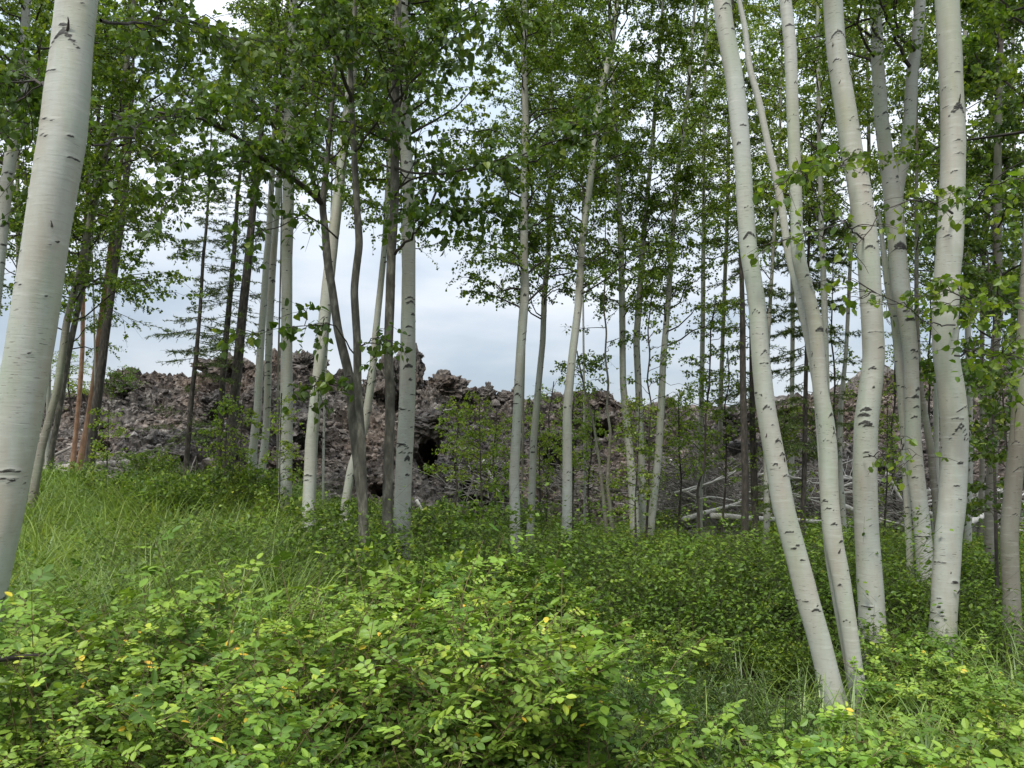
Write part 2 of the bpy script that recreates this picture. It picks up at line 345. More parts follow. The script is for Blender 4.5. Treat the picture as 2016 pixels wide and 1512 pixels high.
I1, I2, I3, I4 = ico(1), ico(2), ico(3), ico(5)
def n3(p, s, seed): return (vnoise(p[:, 0] * s + p[:, 2] * s * .7, p[:, 1] * s - p[:, 2] * s * .6 + 30, seed) + vnoise(p[:, 2] * s + 11, p[:, 0] * s * .8 + p[:, 1] * s * .5, seed + 1)) - 1
def rock_v(ic, size, seed, rough=.5):
    V = ic[0].copy(); o = seed * 3.17
    V = V * (1 + rough * n3(V + o, 1.3, seed)[:, None] + rough * .6 * n3(V + o, 3, seed + 5)[:, None] + (rough * .35 * n3(V + o, 7, seed + 9)[:, None] if len(V) > 100 else 0) + (rough * .25 * n3(V + o, 16, seed + 13)[:, None] if len(V) > 600 else 0))
    return V * size
def rubble():
    mb = MB(); protos = [rock_v(I2 if k < 6 else I1, np.array([1, .8, .7]), k + 2, .75) for k in range(12)]
    rows, nx = LAVA_V.shape[:2]
    n = 22000; r = rng.integers(8, rows - 2, n); c = rng.integers(0, nx, n)
    P0 = LAVA_V[r, c]; keep = (np.abs(P0[:, 0]) < 23); P0 = P0[keep]
    for i, p in enumerate(P0):
        k = rng.integers(0, 12); pv = protos[k]; sz = .025 + .085 * rng.random() ** 2.5 + (.18 * rng.random() if rng.random() < .03 else 0)
        a = rng.random() * 6.28; ca, sa = cos(a), sin(a); q = pv * sz
        q = np.stack([q[:, 0] * ca - q[:, 1] * sa, q[:, 0] * sa + q[:, 1] * ca, q[:, 2]], -1)
        mb.add(q + p + (0, -.03, .02), (I2 if k < 6 else I1)[1], None, rng.random())
    tag(obj('rubble', mb.me('rubble'), M['lava']), 'loose broken lava stones strewn over the slope of the hill', 'rubble', None, 'stuff')
rubble()
def boulder(px, py, wpx, hpx, Y, label, seed, name='lava_boulder', cat='boulder', jag=.55, group='jagged lava boulders along the crest'):
    c = P(px, py, Y); k = pscale(py, Y); sz = np.array([wpx * k / 2, wpx * k / 2.3, hpx * k / 2])
    V = rock_v(I4, np.ones(3), seed, jag)
    f1, f2, idv, _, _ = cells(V[:, 0] * 2.6 + V[:, 1] * 1.7, V[:, 2] * 2.6 - V[:, 1] * 1.3 + seed, seed)
    V = V * (1 + (.35 * (idv - .5) + .22 * np.clip((f2 - f1) * 2, 0, 1))[:, None]) * sz
    mb = MB(); f1t = rng.random(len(I4[1])) * .3 + .1; mb.add(V, I4[1], None, f1t)
    o = obj(name, mb.me(name), M['lava'], None, c); tag(o, label, cat, group)
for b in [(452, 728, 70, 52, 28.3, 'dark jagged boulder on the crest behind two conifer trunks', 3),
          (545, 722, 50, 60, 28.2, 'upright dark boulder on the crest behind the paired slim birches', 4),
          (600, 722, 70, 50, 28.5, 'broad clinkery boulder on the crest right of the straight birch', 5),
          (768, 745, 58, 84, 27.8, 'tall blocky lava tower behind the brown stem and thick middle birch', 6),
          (815, 735, 26, 66, 27.5, 'narrow lava pillar just right of the thick middle birch', 17),
          (822, 703, 20, 11, 27.4, 'small lava ledge jutting right from the top of the pillar', 8),
          (868, 772, 80, 54, 28, 'rounded clinker heap on the crest right of the thick middle birch', 9),
          (950, 782, 40, 34, 28, 'low lava knob with a thin spike in the gap of sky', 10),
          (961, 770, 10, 30, 27.9, 'thin upright lava spike on the crest in the gap of sky', 11),
          (998, 790, 44, 32, 28, 'slanting grey lava slab on the crest beside the slim birch', 12),
          (1098, 800, 46, 46, 28, 'dark lava lump on the crest between the slim birches', 13),
          (1180, 792, 40, 46, 28, 'notched lava peak on the crest left of the birch trio', 14),
          (1232, 812, 44, 34, 28, 'low lava block on the crest behind the birch trio', 15),
          (1130, 825, 50, 40, 26.5, 'grey lava block below the crest behind the slim birches', 16),
          (330, 905, 70, 36, 21.5, 'mossy brown boulder beside the fallen logs at the left', 18),
          (420, 800, 60, 44, 25, 'black shadowed boulder halfway up the slope behind the thin conifer', 19),
          (590, 845, 84, 66, 22.8, 'large dark boulder on the slope right of the straight birch', 20),
          (575, 905, 60, 50, 22, 'dark brown boulder at the foot of the slope behind the straight birch', 21),
          (260, 768, 60, 26, 27, 'flat dark boulder on the crest beside the round bush', 22),
          (838, 836, 84, 44, 22.6, 'dark boulder above the cave mouth right of the thick middle birch', 23),  # this and the next two: overhangs added to darken the hollows below
          (1090, 868, 74, 34, 21.6, 'overhanging dark boulder above the small hollow behind the slim birches', 26),
         (955, 930, 90, 30, 20.2, 'long dark boulder roofing the low hollow behind the lone birch', 27),
         (1765, 975, 50, 44, 19.6, 'grey boulder at the foot of the slope behind the forked birch', 24),
          (1440, 835, 60, 40, 25, 'dark boulder on the slope behind the dark conifer trunk', 25)]:
    boulder(*b)

# ------------------------------------------------------------------ trees
def rand_scars(n, z0, z1, big=1.0):
    out = []
    for _ in range(n):
        out.append((random.uniform(z0, z1), random.uniform(-pi, pi), random.choice((random.uniform(.12, .4), random.uniform(.5, 1.25))) * big, random.uniform(.004, .07), random.uniform(.003, .009)) if random.random() > .1 else (random.uniform(z0, z1), random.uniform(-pi, pi), random.uniform(.15, .4), random.uniform(.0, .02), random.uniform(.012, .024)))
    return out
def trunk_geo(pts, Y, top_h, near, wob=.0, yfun=None, scars=(), nscar=0, stop=False):
    """pts: (px,py,w) from the top down. returns mesh data + axis function"""
    W = np.array([[*P(p[0], p[1], Y), p[2] * pscale(p[1], Y) / 2 * .965 / math.sqrt(1 + ((p[0] - 1008) / F) ** 2)] for p in pts])[::-1]   # bottom up
    zb = float(ground(W[0, 0], Y)) - .08
    if W[0, 2] > zb + .05:
        sl = (W[1, 0] - W[0, 0]) / max(W[1, 2] - W[0, 2], .1); sl = max(-.25, min(.25, sl))
        W = np.vstack([[W[0, 0] - sl * (W[0, 2] - zb), Y, zb, W[0, 3] * 1.12], W])
    if not stop:
        sl = (W[-1, 0] - W[-2, 0]) / max(W[-1, 2] - W[-2, 2], .1); sl = max(-.12, min(.12, sl))
        z1 = max(top_h, W[-1, 2] + (.15 if top_h < 8 else 1.0)); dz = z1 - W[-1, 2]
        W = np.vstack([W, [W[-1, 0] + sl * dz * .4, Y, W[-1, 2] + dz * .5, W[-1, 3] * .6], [W[-1, 0] + sl * dz * .6, Y, z1, .012]])
    zs = np.arange(W[0, 2], W[-1, 2], near); xs = np.interp(zs, W[:, 2], W[:, 0]); rs = np.interp(zs, W[:, 2], W[:, 3])
    kk = max(3, int(.35 / near)); ker = np.hanning(kk + 2)[1:-1]; ker /= ker.sum()
    sm = lambda a: np.convolve(np.pad(a, (kk // 2, kk - 1 - kk // 2), mode='reflect', reflect_type='odd'), ker, 'valid')
    if len(zs) > kk: xs = sm(xs); rs = np.maximum(sm(rs), .008)
    ph = random.random() * 6; ys = Y + .10 * np.sin(zs * .7 + ph) * min(1, wob + .6) * sst((zs - zs[0]) / 2)
    ns_ = 32 if near < .02 else (20 if near < .04 else 12)
    th = np.arange(ns_) / ns_ * 2 * pi
    Z, TH = np.meshgrid(zs, th, indexing='ij')
    rr = rs[:, None] * (1 + .035 * np.sin(TH * 2 + Z * 1.3 + ph) + .03 * np.sin(TH * 3 - Z * 2.1) + .03 * (vnoise(Z * 5, TH * 2, 5) - .5))
    mark = np.zeros_like(Z)
    sc = list(scars) + [(a_, b_, c_ * (1.25 if near > .016 else 1), min(d_ * 1.3, .07 if c_ > .45 else .014) if near > .016 else min(d_, .07 if c_ > .45 else .01), e_ * (1.7 if near > .016 else 1)) for a_, b_, c_, d_, e_ in rand_scars(nscar, zs[0] + .1, zs[-1])]
    for (z0, t0, wd, dr, thk) in sc:
        i0, i1 = np.searchsorted(zs, (z0 - dr - .12, z0 + .12))
        if i1 <= i0: continue
        dth = np.abs((TH[i0:i1] - t0 + pi) % (2 * pi) - pi) / wd; zc = z0 - dr * np.clip(dth, 0, 1.2) ** 1.3
        dd = Z[i0:i1] - zc; tk = np.maximum(thk, near * .55) * (1.25 - .7 * np.clip(dth, 0, 1))
        m = np.clip(1.25 - np.abs(dd) / tk, 0, 1) * np.clip((1.1 - dth) * 4, 0, 1)
        inner = np.where((dd < 0) & (Z[i0:i1] > z0 - dr - .03) & (dth < .8), .16, 0) * (dr > .03)
        mark[i0:i1] = np.maximum(mark[i0:i1], np.maximum(m, inner)); rr[i0:i1] += .05 * rs[i0:i1, None] * m
    zb_ = (Z - zs[0]) - .1; fl = np.clip(1 - zb_ / .55, 0, 1); rr = rr * (1 + .28 * fl ** 2 * (1 + .35 * np.sin(TH * 5 + ph)))
    mark = np.maximum(mark, .75 * fl * sst((vnoise(TH * 3 + 7, Z * 16, 8) - .35) * 3))
    X = xs[:, None] + rr * np.cos(TH); Yy = ys[:, None] + rr * np.sin(TH)
    V = np.stack([X, Yy, Z], -1).reshape(-1, 3); n = len(zs)
    i, j = np.meshgrid(np.arange(n - 1), np.arange(ns_), indexing='ij'); j2 = (j + 1) % ns_
    Q = np.stack([i * ns_ + j, i * ns_ + j2, (i + 1) * ns_ + j2, (i + 1) * ns_ + j], -1).reshape(-1, 4)
    return V, Q, mark.reshape(-1), (zs, xs, ys, rs)
def rand_unit(n):
    v = rng.normal(size=(n, 3)); return unit(v)
def grow(bm, lm, start, az, el, Ln, r0, ntw, nlf, lsize, tpl, droop=.25, tlen=.45, aspect=1.0, hang=.7, bare=.25, P_=7, spread=1.1):
    """a batch of branches with twigs and leaves. start (B,3)"""
    B = len(start)
    if B == 0: return
    s = np.linspace(0, 1, P_)[None, :, None]; d = np.stack([np.cos(az) * np.cos(el), np.sin(az) * np.cos(el), np.sin(el)], -1)
    path = start[:, None] + Ln[:, None, None] * (d[:, None] * s + np.array([0, 0, -1.]) * droop * s ** 2)
    wv = np.cumsum(rng.normal(scale=.05, size=(B, P_, 3)), axis=1) * Ln[:, None, None]; wv -= wv[:, :1]; path = path + wv
    rad = r0[:, None] * (1 - .85 * s[:, :, 0]); tubes(bm, path, rad, 4)
    limb_leaves(bm, lm, path, Ln, ntw, nlf, lsize, tpl, tlen, aspect, hang, bare, spread)
def limb_leaves(bm, lm, path, Ln, ntw, nlf, lsize, tpl, tlen=.45, aspect=1.0, hang=.7, bare=.25, spread=1.1):
    B, P_, _ = path.shape
    # twigs
    bi = np.repeat(np.arange(B), ntw); n = len(bi); t = bare + (1 - bare) * rng.random(n) ** .8; f = t * (P_ - 1); i0 = np.minimum(f.astype(int), P_ - 2); ff = (f - i0)[:, None]
    p0 = path[bi, i0] * (1 - ff) + path[bi, i0 + 1] * ff; bd = unit(path[bi, i0 + 1] - path[bi, i0])
    td = unit(bd * .6 + rand_unit(n) * np.array([spread, spread, .45 * spread])); tl = tlen * (.5 + rng.random(n)) * (1.15 - .5 * t)
    s3 = np.linspace(0, 1, 4)[None, :, None]
    tp = p0[:, None] + tl[:, None, None] * (td[:, None] * s3 + np.array([0, 0, -1.]) * .3 * s3 ** 2) + rng.normal(scale=.03, size=(n, 4, 3)) * tl[:, None, None] * s3
    tubes(bm, tp, np.full((n, 1), .0035) * (1 - .6 * s3[:, :, 0]), 3)
    # leaves
    li = np.repeat(np.arange(n), nlf); m = len(li); t = rng.random(m) ** .8; f = t * 3; i0 = np.minimum(f.astype(int), 2); ff = (f - i0)[:, None]
    q = tp[li, i0] * (1 - ff) + tp[li, i0 + 1] * ff; q = q + rng.normal(scale=.022, size=(m, 3))
    ax = rand_unit(m) + np.array([0, 0, -hang]) + td[li] * .4
    leaves(lm, q, ax, rand_unit(m) + np.array([0, 0, .5]), lsize * (.65 + .6 * rng.random(m)), tpl, aspect)
def bezier_path(pts, n=14):
    pts = np.asarray(pts, float); d = np.concatenate([[0], np.cumsum(np.linalg.norm(np.diff(pts, axis=0), axis=1))]); t = np.linspace(0, d[-1], n)
    return np.stack([np.interp(t, d, pts[:, k]) for k in range(3)], -1), d[-1]

TREES = []
def tree(label, Y, pts, bark='birch', kind='birch', cb=500, top=13, nb=34, L0=1.9, ntw=15, nlf=21, ls=.05, leaf='leaf_birch', tpl=None, near=None, scars=(), nscar=None, name='birch_tree', cat='tree', limbs=(), stems=(), droop=.3, el=.75, group=None, hang=.7, tlen=.45, azr=None, extra=None, crown=True, stubs=()):
    tpl = tpl or (RHOMB if Y > 10.5 else OVATE); near = near or (.014 if Y < 8 else .03 if Y < 18 else .05)
    zc_frame = P(pts[-1][0], pts[-1][1], Y)[2]
    if nscar is None: nscar = int((top) * (7.0 if bark != 'alder' else 1.5))
    nscar = int(nscar * 1.5)
    def conv(sc):   # scars given in pixels (px,py,halfwidth rad,droop px,thick px)
        o = []
        for (px, py, wd, dr, tk) in sc:
            p = P(px, py, Y); k = pscale(py, Y)
            xx = np.interp(-py, [-q[1] for q in pts][::-1], [q[0] for q in pts][::-1]) if len(pts) > 1 else px
            ww = np.interp(py, [q[1] for q in pts], [q[2] for q in pts]) / 2
            o.append((p[2], -pi / 2 + math.asin(max(-.95, min(.95, (px - np.interp(py, [q[1] for q in pts], [q[0] for q in pts])) / ww))), wd, dr * k, tk * k * .62))
        return o
    V, Q, mk, (zs, xs, ys, rs) = trunk_geo(pts, Y, top, near, scars=conv(scars), nscar=nscar)
    base = np.array([xs[0], ys[0], float(ground(xs[0], ys[0]))])
    root = thing(name, label, cat, base, group)
    obj('trunk', mesh('trunk', V - base, None, Q, {'mark': ('POINT', mk)}, True), M[bark], root)
    for st in stems:    # further stems of the same tree
        V2, Q2, mk2, ax2 = trunk_geo(st['pts'], st.get('Y', Y), st.get('top', top * .9), near, nscar=int(nscar * .7), stop=False)
        if st.get('fork'):   # drop everything below the fork
            keepz = P(0, st['fork'], Y)[2] - .15; vi = V2[:, 2] > keepz; qi = vi[Q2].all(1); Q2 = Q2[qi]
            used = np.unique(Q2); remap = -np.ones(len(V2), int); remap[used] = np.arange(len(used)); Q2 = remap[Q2]; V2 = V2[used]; mk2 = mk2[used]
        obj('stem', mesh('stem', V2 - base, None, Q2, {'mark': ('POINT', mk2)}, True), M[st.get('bark', bark)], root)
    bm, lm = MB(), MB()
    if kind == 'birch' and bark != 'twig': nb = int(nb * 1.3)
    if crown and nb:
        zc = P(pts[0][0], cb, Y)[2]
        zt = zs[-1] - .1
        if kind == 'conifer':
            z = zc + (zt - zc) * rng.random(nb); frac = (z - zc) / max(zt - zc, .1)
            az = rng.random(nb) * 2 * pi; Ln = L0 * (1 - .75 * frac) * (.6 + .5 * rng.random(nb)); elv = rng.normal(.0, .15, nb)
            st_ = np.stack([np.interp(z, zs, xs), np.interp(z, zs, ys), z], -1)
            s = np.linspace(0, 1, 7)[None, :, None]; d = np.stack([np.cos(az) * np.cos(elv), np.sin(az) * np.cos(elv), np.sin(elv)], -1)
            path = st_[:, None] + Ln[:, None, None] * (d[:, None] * s + np.array([0, 0, -1.]) * droop * s * (1.2 - .5 * s)) + rng.normal(scale=.015, size=(nb, 7, 3)) * s
            tubes(bm, path, .009 * (1 - .8 * s[:, :, 0]) * np.ones((nb, 1)), 3)
            ntw = int(ntw * 1.5); nlf = int(nlf * 1.7); bi = np.repeat(np.arange(nb), ntw); n = len(bi); t = .12 + .88 * rng.random(n); f = t * 6; i0 = np.minimum(f.astype(int), 5); ff = (f - i0)[:, None]
            p0 = path[bi, i0] * (1 - ff) + path[bi, i0 + 1] * ff; bd = unit(path[bi, i0 + 1] - path[bi, i0]); sd = unit(np.cross(bd, [0, 0, 1.])) * rng.choice([-1, 1], n)[:, None]
            td = unit(bd * .8 + sd * .9 + np.array([0, 0, -.25]) + rng.normal(scale=.2, size=(n, 3))); tl = .32 * Ln[bi] * (1.1 - t) + .06
            s3 = np.linspace(0, 1, 3)[None, :, None]; tp = p0[:, None] + tl[:, None, None] * td[:, None] * s3
            tubes(bm, tp, np.full((n, 3), .0025), 3)
            li = np.repeat(np.arange(n), nlf); m = len(li); t = rng.random(m)[:, None]; q = p0[li] + td[li] * tl[li][:, None] * t
            leaves(lm, q, td[li] * .7 + rand_unit(m) * .9, rand_unit(m), ls * (.8 + .6 * rng.random(m)), NEEDLE, .26)
        else:
            z = zc + (zt - zc) * (np.arange(nb) + rng.random(nb)) / nb; frac = (z - zc) / max(zt - zc, .1)
            az = rng.random(nb) * 2 * pi if azr is None else azr[0] + rng.random(nb) * (azr[1] - azr[0])
            Ln = L0 * (1.05 - .65 * frac) * (.55 + .6 * rng.random(nb)); elv = el + rng.normal(0, .2, nb)
            st_ = np.stack([np.interp(z, zs, xs), np.interp(z, zs, ys), z], -1)
            grow(bm, lm, st_, az, elv, Ln, np.interp(z, zs, rs) * .22 + .004, ntw, nlf, ls, tpl, droop, tlen, hang=hang)
    for lb in limbs:   # limbs drawn one by one: points (px,py,Y); each a part, its leaves a sub-part
        bm_, lm_ = bm, lm; bm, lm = MB(), MB()
        pp = np.array([P(a, b, c) for a, b, c in lb['pts']]); path, ln = bezier_path(pp); path[1:] += rng.normal(scale=.012, size=(13, 3)); r0 = lb.get('r', .02)
        tubes(bm, path[None], (r0 * (1 - .8 * np.linspace(0, 1, 14)))[None], 6)
        nbr = lb.get('nb', 8); tsz = lb.get('ls', ls)
        if nbr:
            t = rng.integers(3, 13, nbr); st_ = path[t]; dv = unit(path[t] - path[t - 1]); az = np.arctan2(dv[:, 1], dv[:, 0]) + rng.normal(0, .8, nbr)
            grow(bm, lm, st_, az, rng.normal(lb.get('el', .15), .35, nbr), lb.get('L', .7) * (.5 + rng.random(nbr)), np.full(nbr, .006), lb.get('ntw', 5), lb.get('nlf', 6), tsz, lb.get('tpl', tpl), .25, .3, hang=hang, bare=.1)
        limb_leaves(bm, lm, path[None], np.array([ln]), lb.get('tw', 8), lb.get('nlf', 6), tsz, lb.get('tpl', tpl), .3, hang=hang, bare=.3)
        br_ = obj('branch', _shift(bm, base, 'branch'), M['twig'], root); obj('foliage', _shift(lm, base, 'foliage'), M[lb.get('leaf', leaf)], br_); bm, lm = bm_, lm_
    if Y < 8: stubs = list(stubs) + [(np.interp(py_, [q[1] for q in pts], [q[0] for q in pts]) + random.uniform(-.4, .4) * pts[3][2], py_, random.uniform(-.5, .5), random.uniform(.015, .035)) for py_ in [random.uniform(60, 1150) for _ in range(3)]]
    for (px, py, ang, ln) in stubs:
        p = P(px, py, Y); r_ = np.interp(p[2], zs, rs); c = np.array([np.interp(p[2], zs, xs), np.interp(p[2], zs, ys), p[2]]); sx = (p[0] - c[0]); sx = max(-.9 * r_, min(.9 * r_, sx))
        s0 = c + np.array([sx, -math.sqrt(max(r_ ** 2 - sx ** 2, 0)), 0]); dr = np.array([sin(ang) * .7, -.5, cos(ang)])
        pa = np.stack([s0 + dr * ln * k + np.array([.08 * ln * sin(k * 3), 0, 0]) for k in (-.2, .2, .6, 1)])
        sm_ = MB(); tubes(sm_, pa[None], np.array([[.012, .009, .006, .003]]) * (ln / .08) ** .5, 6); obj('branch_stub', _shift(sm_, base, 'branch_stub'), M['twig'], root)
    if bm.n: obj('branchwork', (lambda m_: m_)(_shift(bm, base, 'branchwork')), M['twig'], root)
    if lm.n: obj('crown', _shift(lm, base, 'crown'), M[leaf], root)
    TREES.append((label, lm.n)); return root
def _shift(mb, base, name):
    mb.V = [v - base for v in mb.V]; return mb.me(name)

# --- near trees
tree('thick pale birch trunk leaning across the left edge of the view', 4.7,
     [(162, -10, 86), (153, 100, 85), (147, 167, 91), (135, 280, 96), (113, 400, 94), (96, 500, 93), (84, 571, 96), (68, 670, 101), (38, 840, 101), (16, 940, 104), (0, 1020, 104), (-22, 1110, 106), (-55, 1250, 110), (-80, 1380, 114)],
     cb=-500, top=11, nb=26, ls=.06, L0=2.0, nscar=16, scars=[(155, 86, .95, 42, 9), (152, 92, .75, 30, 6), (125, 162, .5, 4, 3), (112, 287, .32, 4, 5), (172, 285, .25, 3, 5), (60, 568, .4, 5, 4), (120, 590, .2, 3, 3), (90, 700, .1, 2, 3), (15, 720, .3, 10, 5), (50, 925, .6, 6, 6), (30, 940, .7, 10, 5), (75, 385, .3, 8, 3), (140, 480, .3, 16, 4), (15, 1050, .25, 3, 4), (8, 1140, .5, 6, 5), (190, 30, .2, 3, 5)],
     stubs=[(163, 84, .35, .06)], group=None,
     limbs=[dict(pts=[(182, 286, 4.7), (240, 270, 4.9), (300, 240, 5.2), (370, 215, 5.6)], r=.009, nb=4, L=.4, ntw=4, nlf=5, ls=.06, tw=6, leaf='leaf_dark'),
            dict(pts=[(198, 40, 4.7), (260, 50, 5), (330, 30, 5.4), (430, 60, 6)], r=.012, nb=14, L=.5, ntw=6, nlf=8, ls=.06, tw=12, leaf='leaf_dark'),
            dict(pts=[(100, 180, 4.8), (60, 150, 5.2), (20, 100, 5.6)], r=.012, nb=14, L=.6, ntw=7, nlf=9, ls=.06, tw=10, leaf='leaf_dark')])
tree('stout curving birch rising from the rose bushes at the right, arrow-shaped scar high up', 7.3,
     [(1865, -10, 52), (1874, 100, 53), (1880, 200, 52), (1883, 283, 55), (1881, 367, 55), (1875, 500, 57), (1871, 537, 55), (1866, 637, 54), (1867, 704, 54), (1876, 771, 57), (1880, 837, 58), (1877, 904, 58), (1870, 1004, 60), (1863, 1058, 60), (1859, 1158, 60), (1856, 1233, 58), (1853, 1300, 60)],
     cb=-420, top=12.5, nb=26, ls=.06, nscar=34, scars=[(1880, 208, .95, 32, 7), (1881, 215, .5, 14, 10), (1877, 148, .4, 3, 3), (1880, 280, .5, 3, 3), (1884, 305, .5, 3, 3), (1875, 340, .4, 3, 3), (1850, 445, .5, 12, 7), (1860, 465, .4, 4, 4), (1880, 835, .95, 36, 5), (1876, 842, .8, 28, 4), (1872, 824, .7, 4, 3), (1868, 955, .4, 3, 4), (1873, 980, .3, 5, 3), (1880, 1158, .5, 8, 6), (1835, 1190, .3, 6, 5)],
     stubs=[(1880, 207, 0, .07)],
     limbs=[dict(pts=[(1875, 420, 7.2), (1830, 400, 6.4), (1780, 398, 6), (1720, 430, 5.8), (1660, 520, 5.7)], r=.012, nb=5, L=.3, ntw=3, nlf=3, ls=.075, tw=7),
            dict(pts=[(1880, 640, 7.2), (1830, 640, 6.3), (1780, 600, 6), (1700, 570, 5.9), (1600, 560, 5.8)], r=.008, nb=3, L=.25, ntw=3, nlf=3, ls=.07, tw=5),
            dict(pts=[(1880, 560, 7), (1905, 600, 6.3), (1940, 600, 6), (1985, 560, 5.8)], r=.01, nb=8, L=.4, ntw=4, nlf=5, ls=.07, tw=7),
            dict(pts=[(1880, 700, 7), (1920, 690, 6.4), (1965, 700, 6), (2010, 660, 5.8)], r=.01, nb=8, L=.45, ntw=4, nlf=5, ls=.07, tw=6),
            dict(pts=[(1880, 400, 7), (1930, 380, 6.2), (1980, 350, 5.9), (2030, 360, 5.7)], r=.01, nb=6, L=.5, ntw=4, nlf=5, ls=.08, tw=6)])
tree('long white birch leaning left across the right of the view', 6.0,
     [(1416, -10, 35), (1423, 60, 35), (1442, 167, 36), (1451, 250, 37), (1459, 333, 34), (1464, 417, 35), (1472, 504, 37), (1490, 604, 37), (1497, 704, 39), (1508, 804, 41), (1521, 871, 43), (1534, 937, 45), (1545, 1004, 46), (1560, 1058, 46), (1574, 1108, 47), (1593, 1183, 48), (1614, 1258, 48), (1632, 1333, 48), (1645, 1390, 50)],
     cb=-650, top=11, nb=22, ls=.06, nscar=34, scars=[(1424, 22, .8, 8, 5), (1436, 70, .4, 4, 5), (1409, 45, .3, 5, 4), (1455, 258, .6, 4, 4), (1446, 292, .35, 4, 6), (1464, 415, .5, 3, 3), (1466, 465, .8, 12, 5), (1480, 612, .5, 10, 4), (1500, 692, .6, 12, 5), (1498, 716, .6, 2, 3), (1504, 800, .7, 14, 5), (1528, 866, .6, 10, 6), (1538, 893, .5, 5, 6), (1522, 912, .4, 10, 5), (1545, 935, .5, 6, 4), (1550, 1045, .6, 5, 4), (1566, 1072, .3, 3, 6), (1575, 1100, .4, 4, 3), (1600, 1197, .5, 5, 6), (1605, 1190, .25, 3, 4)])
tree('crooked white birch with a bent brown-stained middle, right of the leaning birch', 6.15,
     [(1540, -10, 24), (1551, 100, 25), (1554, 200, 25), (1557, 267, 25), (1562, 367, 25), (1566, 467, 26), (1569, 510, 30), (1586, 571, 31), (1604, 637, 33), (1611, 704, 31), (1616, 771, 32), (1627, 821, 36), (1634, 887, 38), (1637, 987, 38), (1643, 1058, 40), (1658, 1133, 38), (1670, 1208, 35), (1680, 1283, 33), (1690, 1358, 33), (1696, 1390, 35)],
     cb=-650, top=10.5, nb=18, ls=.06, nscar=38, scars=[(1540, 12, .5, 8, 6), (1546, 62, .9, 2, 5), (1558, 172, .3, 5, 5), (1562, 445, .6, 6, 5), (1582, 545, .5, 6, 4), (1597, 565, .3, 3, 5), (1580, 690, .4, 50, 7), (1612, 650, .9, 4, 10), (1635, 815, .6, 8, 6), (1612, 835, .3, 14, 5), (1640, 850, .4, 12, 7), (1622, 985, .5, 6, 6), (1628, 1000, .7, 6, 4), (1640, 1030, .4, 4, 5), (1655, 1065, .4, 4, 5), (1650, 1150, .4, 6, 5), (1662, 1220, .5, 4, 4)],
     stems=[dict(pts=[(1458, -10, 10), (1471, 50, 12), (1479, 133, 13), (1494, 183, 14), (1504, 233, 14), (1517, 300, 14), (1529, 350, 14), (1541, 417, 15), (1550, 500, 15), (1566, 567, 14), (1577, 621, 15), (1587, 671, 15), (1604, 771, 16), (1611, 871, 18), (1618, 987, 20), (1630, 1100, 22), (1670, 1300, 22)], Y=6.35, top=8)])
tree('thick smooth white birch standing between the crooked and the forked birch', 7.4,
     [(1644, -10, 42), (1651, 100, 42), (1665, 200, 44), (1677, 300, 45), (1690, 367, 46), (1706, 500, 46), (1711, 604, 45), (1716, 704, 47), (1708, 771, 50), (1699, 837, 52), (1697, 937, 53), (1700, 1004, 52), (1704, 1058, 52), (1713, 1158, 55), (1717, 1220, 56), (1724, 1300, 60)],
     cb=-420, top=13, nb=24, ls=.06, nscar=34, scars=[(1646, 66, .9, 14, 6), (1642, 120, .5, 6, 4), (1672, 148, .2, 2, 6), (1685, 260, .3, 2, 4), (1692, 335, .7, 16, 5), (1694, 345, .4, 8, 5), (1711, 395, .2, 2, 4), (1700, 490, .6, 8, 6), (1722, 480, .4, 3, 6), (1722, 687, .5, 6, 4), (1703, 727, .4, 4, 6), (1704, 765, .2, 3, 6), (1690, 806, .5, 5, 8), (1685, 817, .6, 4, 8), (1688, 832, .6, 6, 8), (1693, 838, .5, 4, 6), (1690, 890, .4, 3, 4)],
     limbs=[dict(pts=[(1700, 470, 7.3), (1660, 440, 6.4), (1600, 455, 6), (1560, 470, 5.8), (1500, 500, 5.7)], r=.01, nb=4, L=.3, ntw=3, nlf=3, ls=.07, tw=5),
            dict(pts=[(1680, 330, 7.2), (1640, 325, 6.1), (1580, 330, 5.6), (1535, 350, 5.4)], r=.008, nb=6, L=.28, ntw=3, nlf=5, ls=.08, tw=8),
            dict(pts=[(1700, 900, 7.2), (1740, 890, 6.4), (1790, 880, 6), (1830, 910, 5.9)], r=.006, nb=3, L=.2, ntw=3, nlf=3, ls=.06, tw=4)])
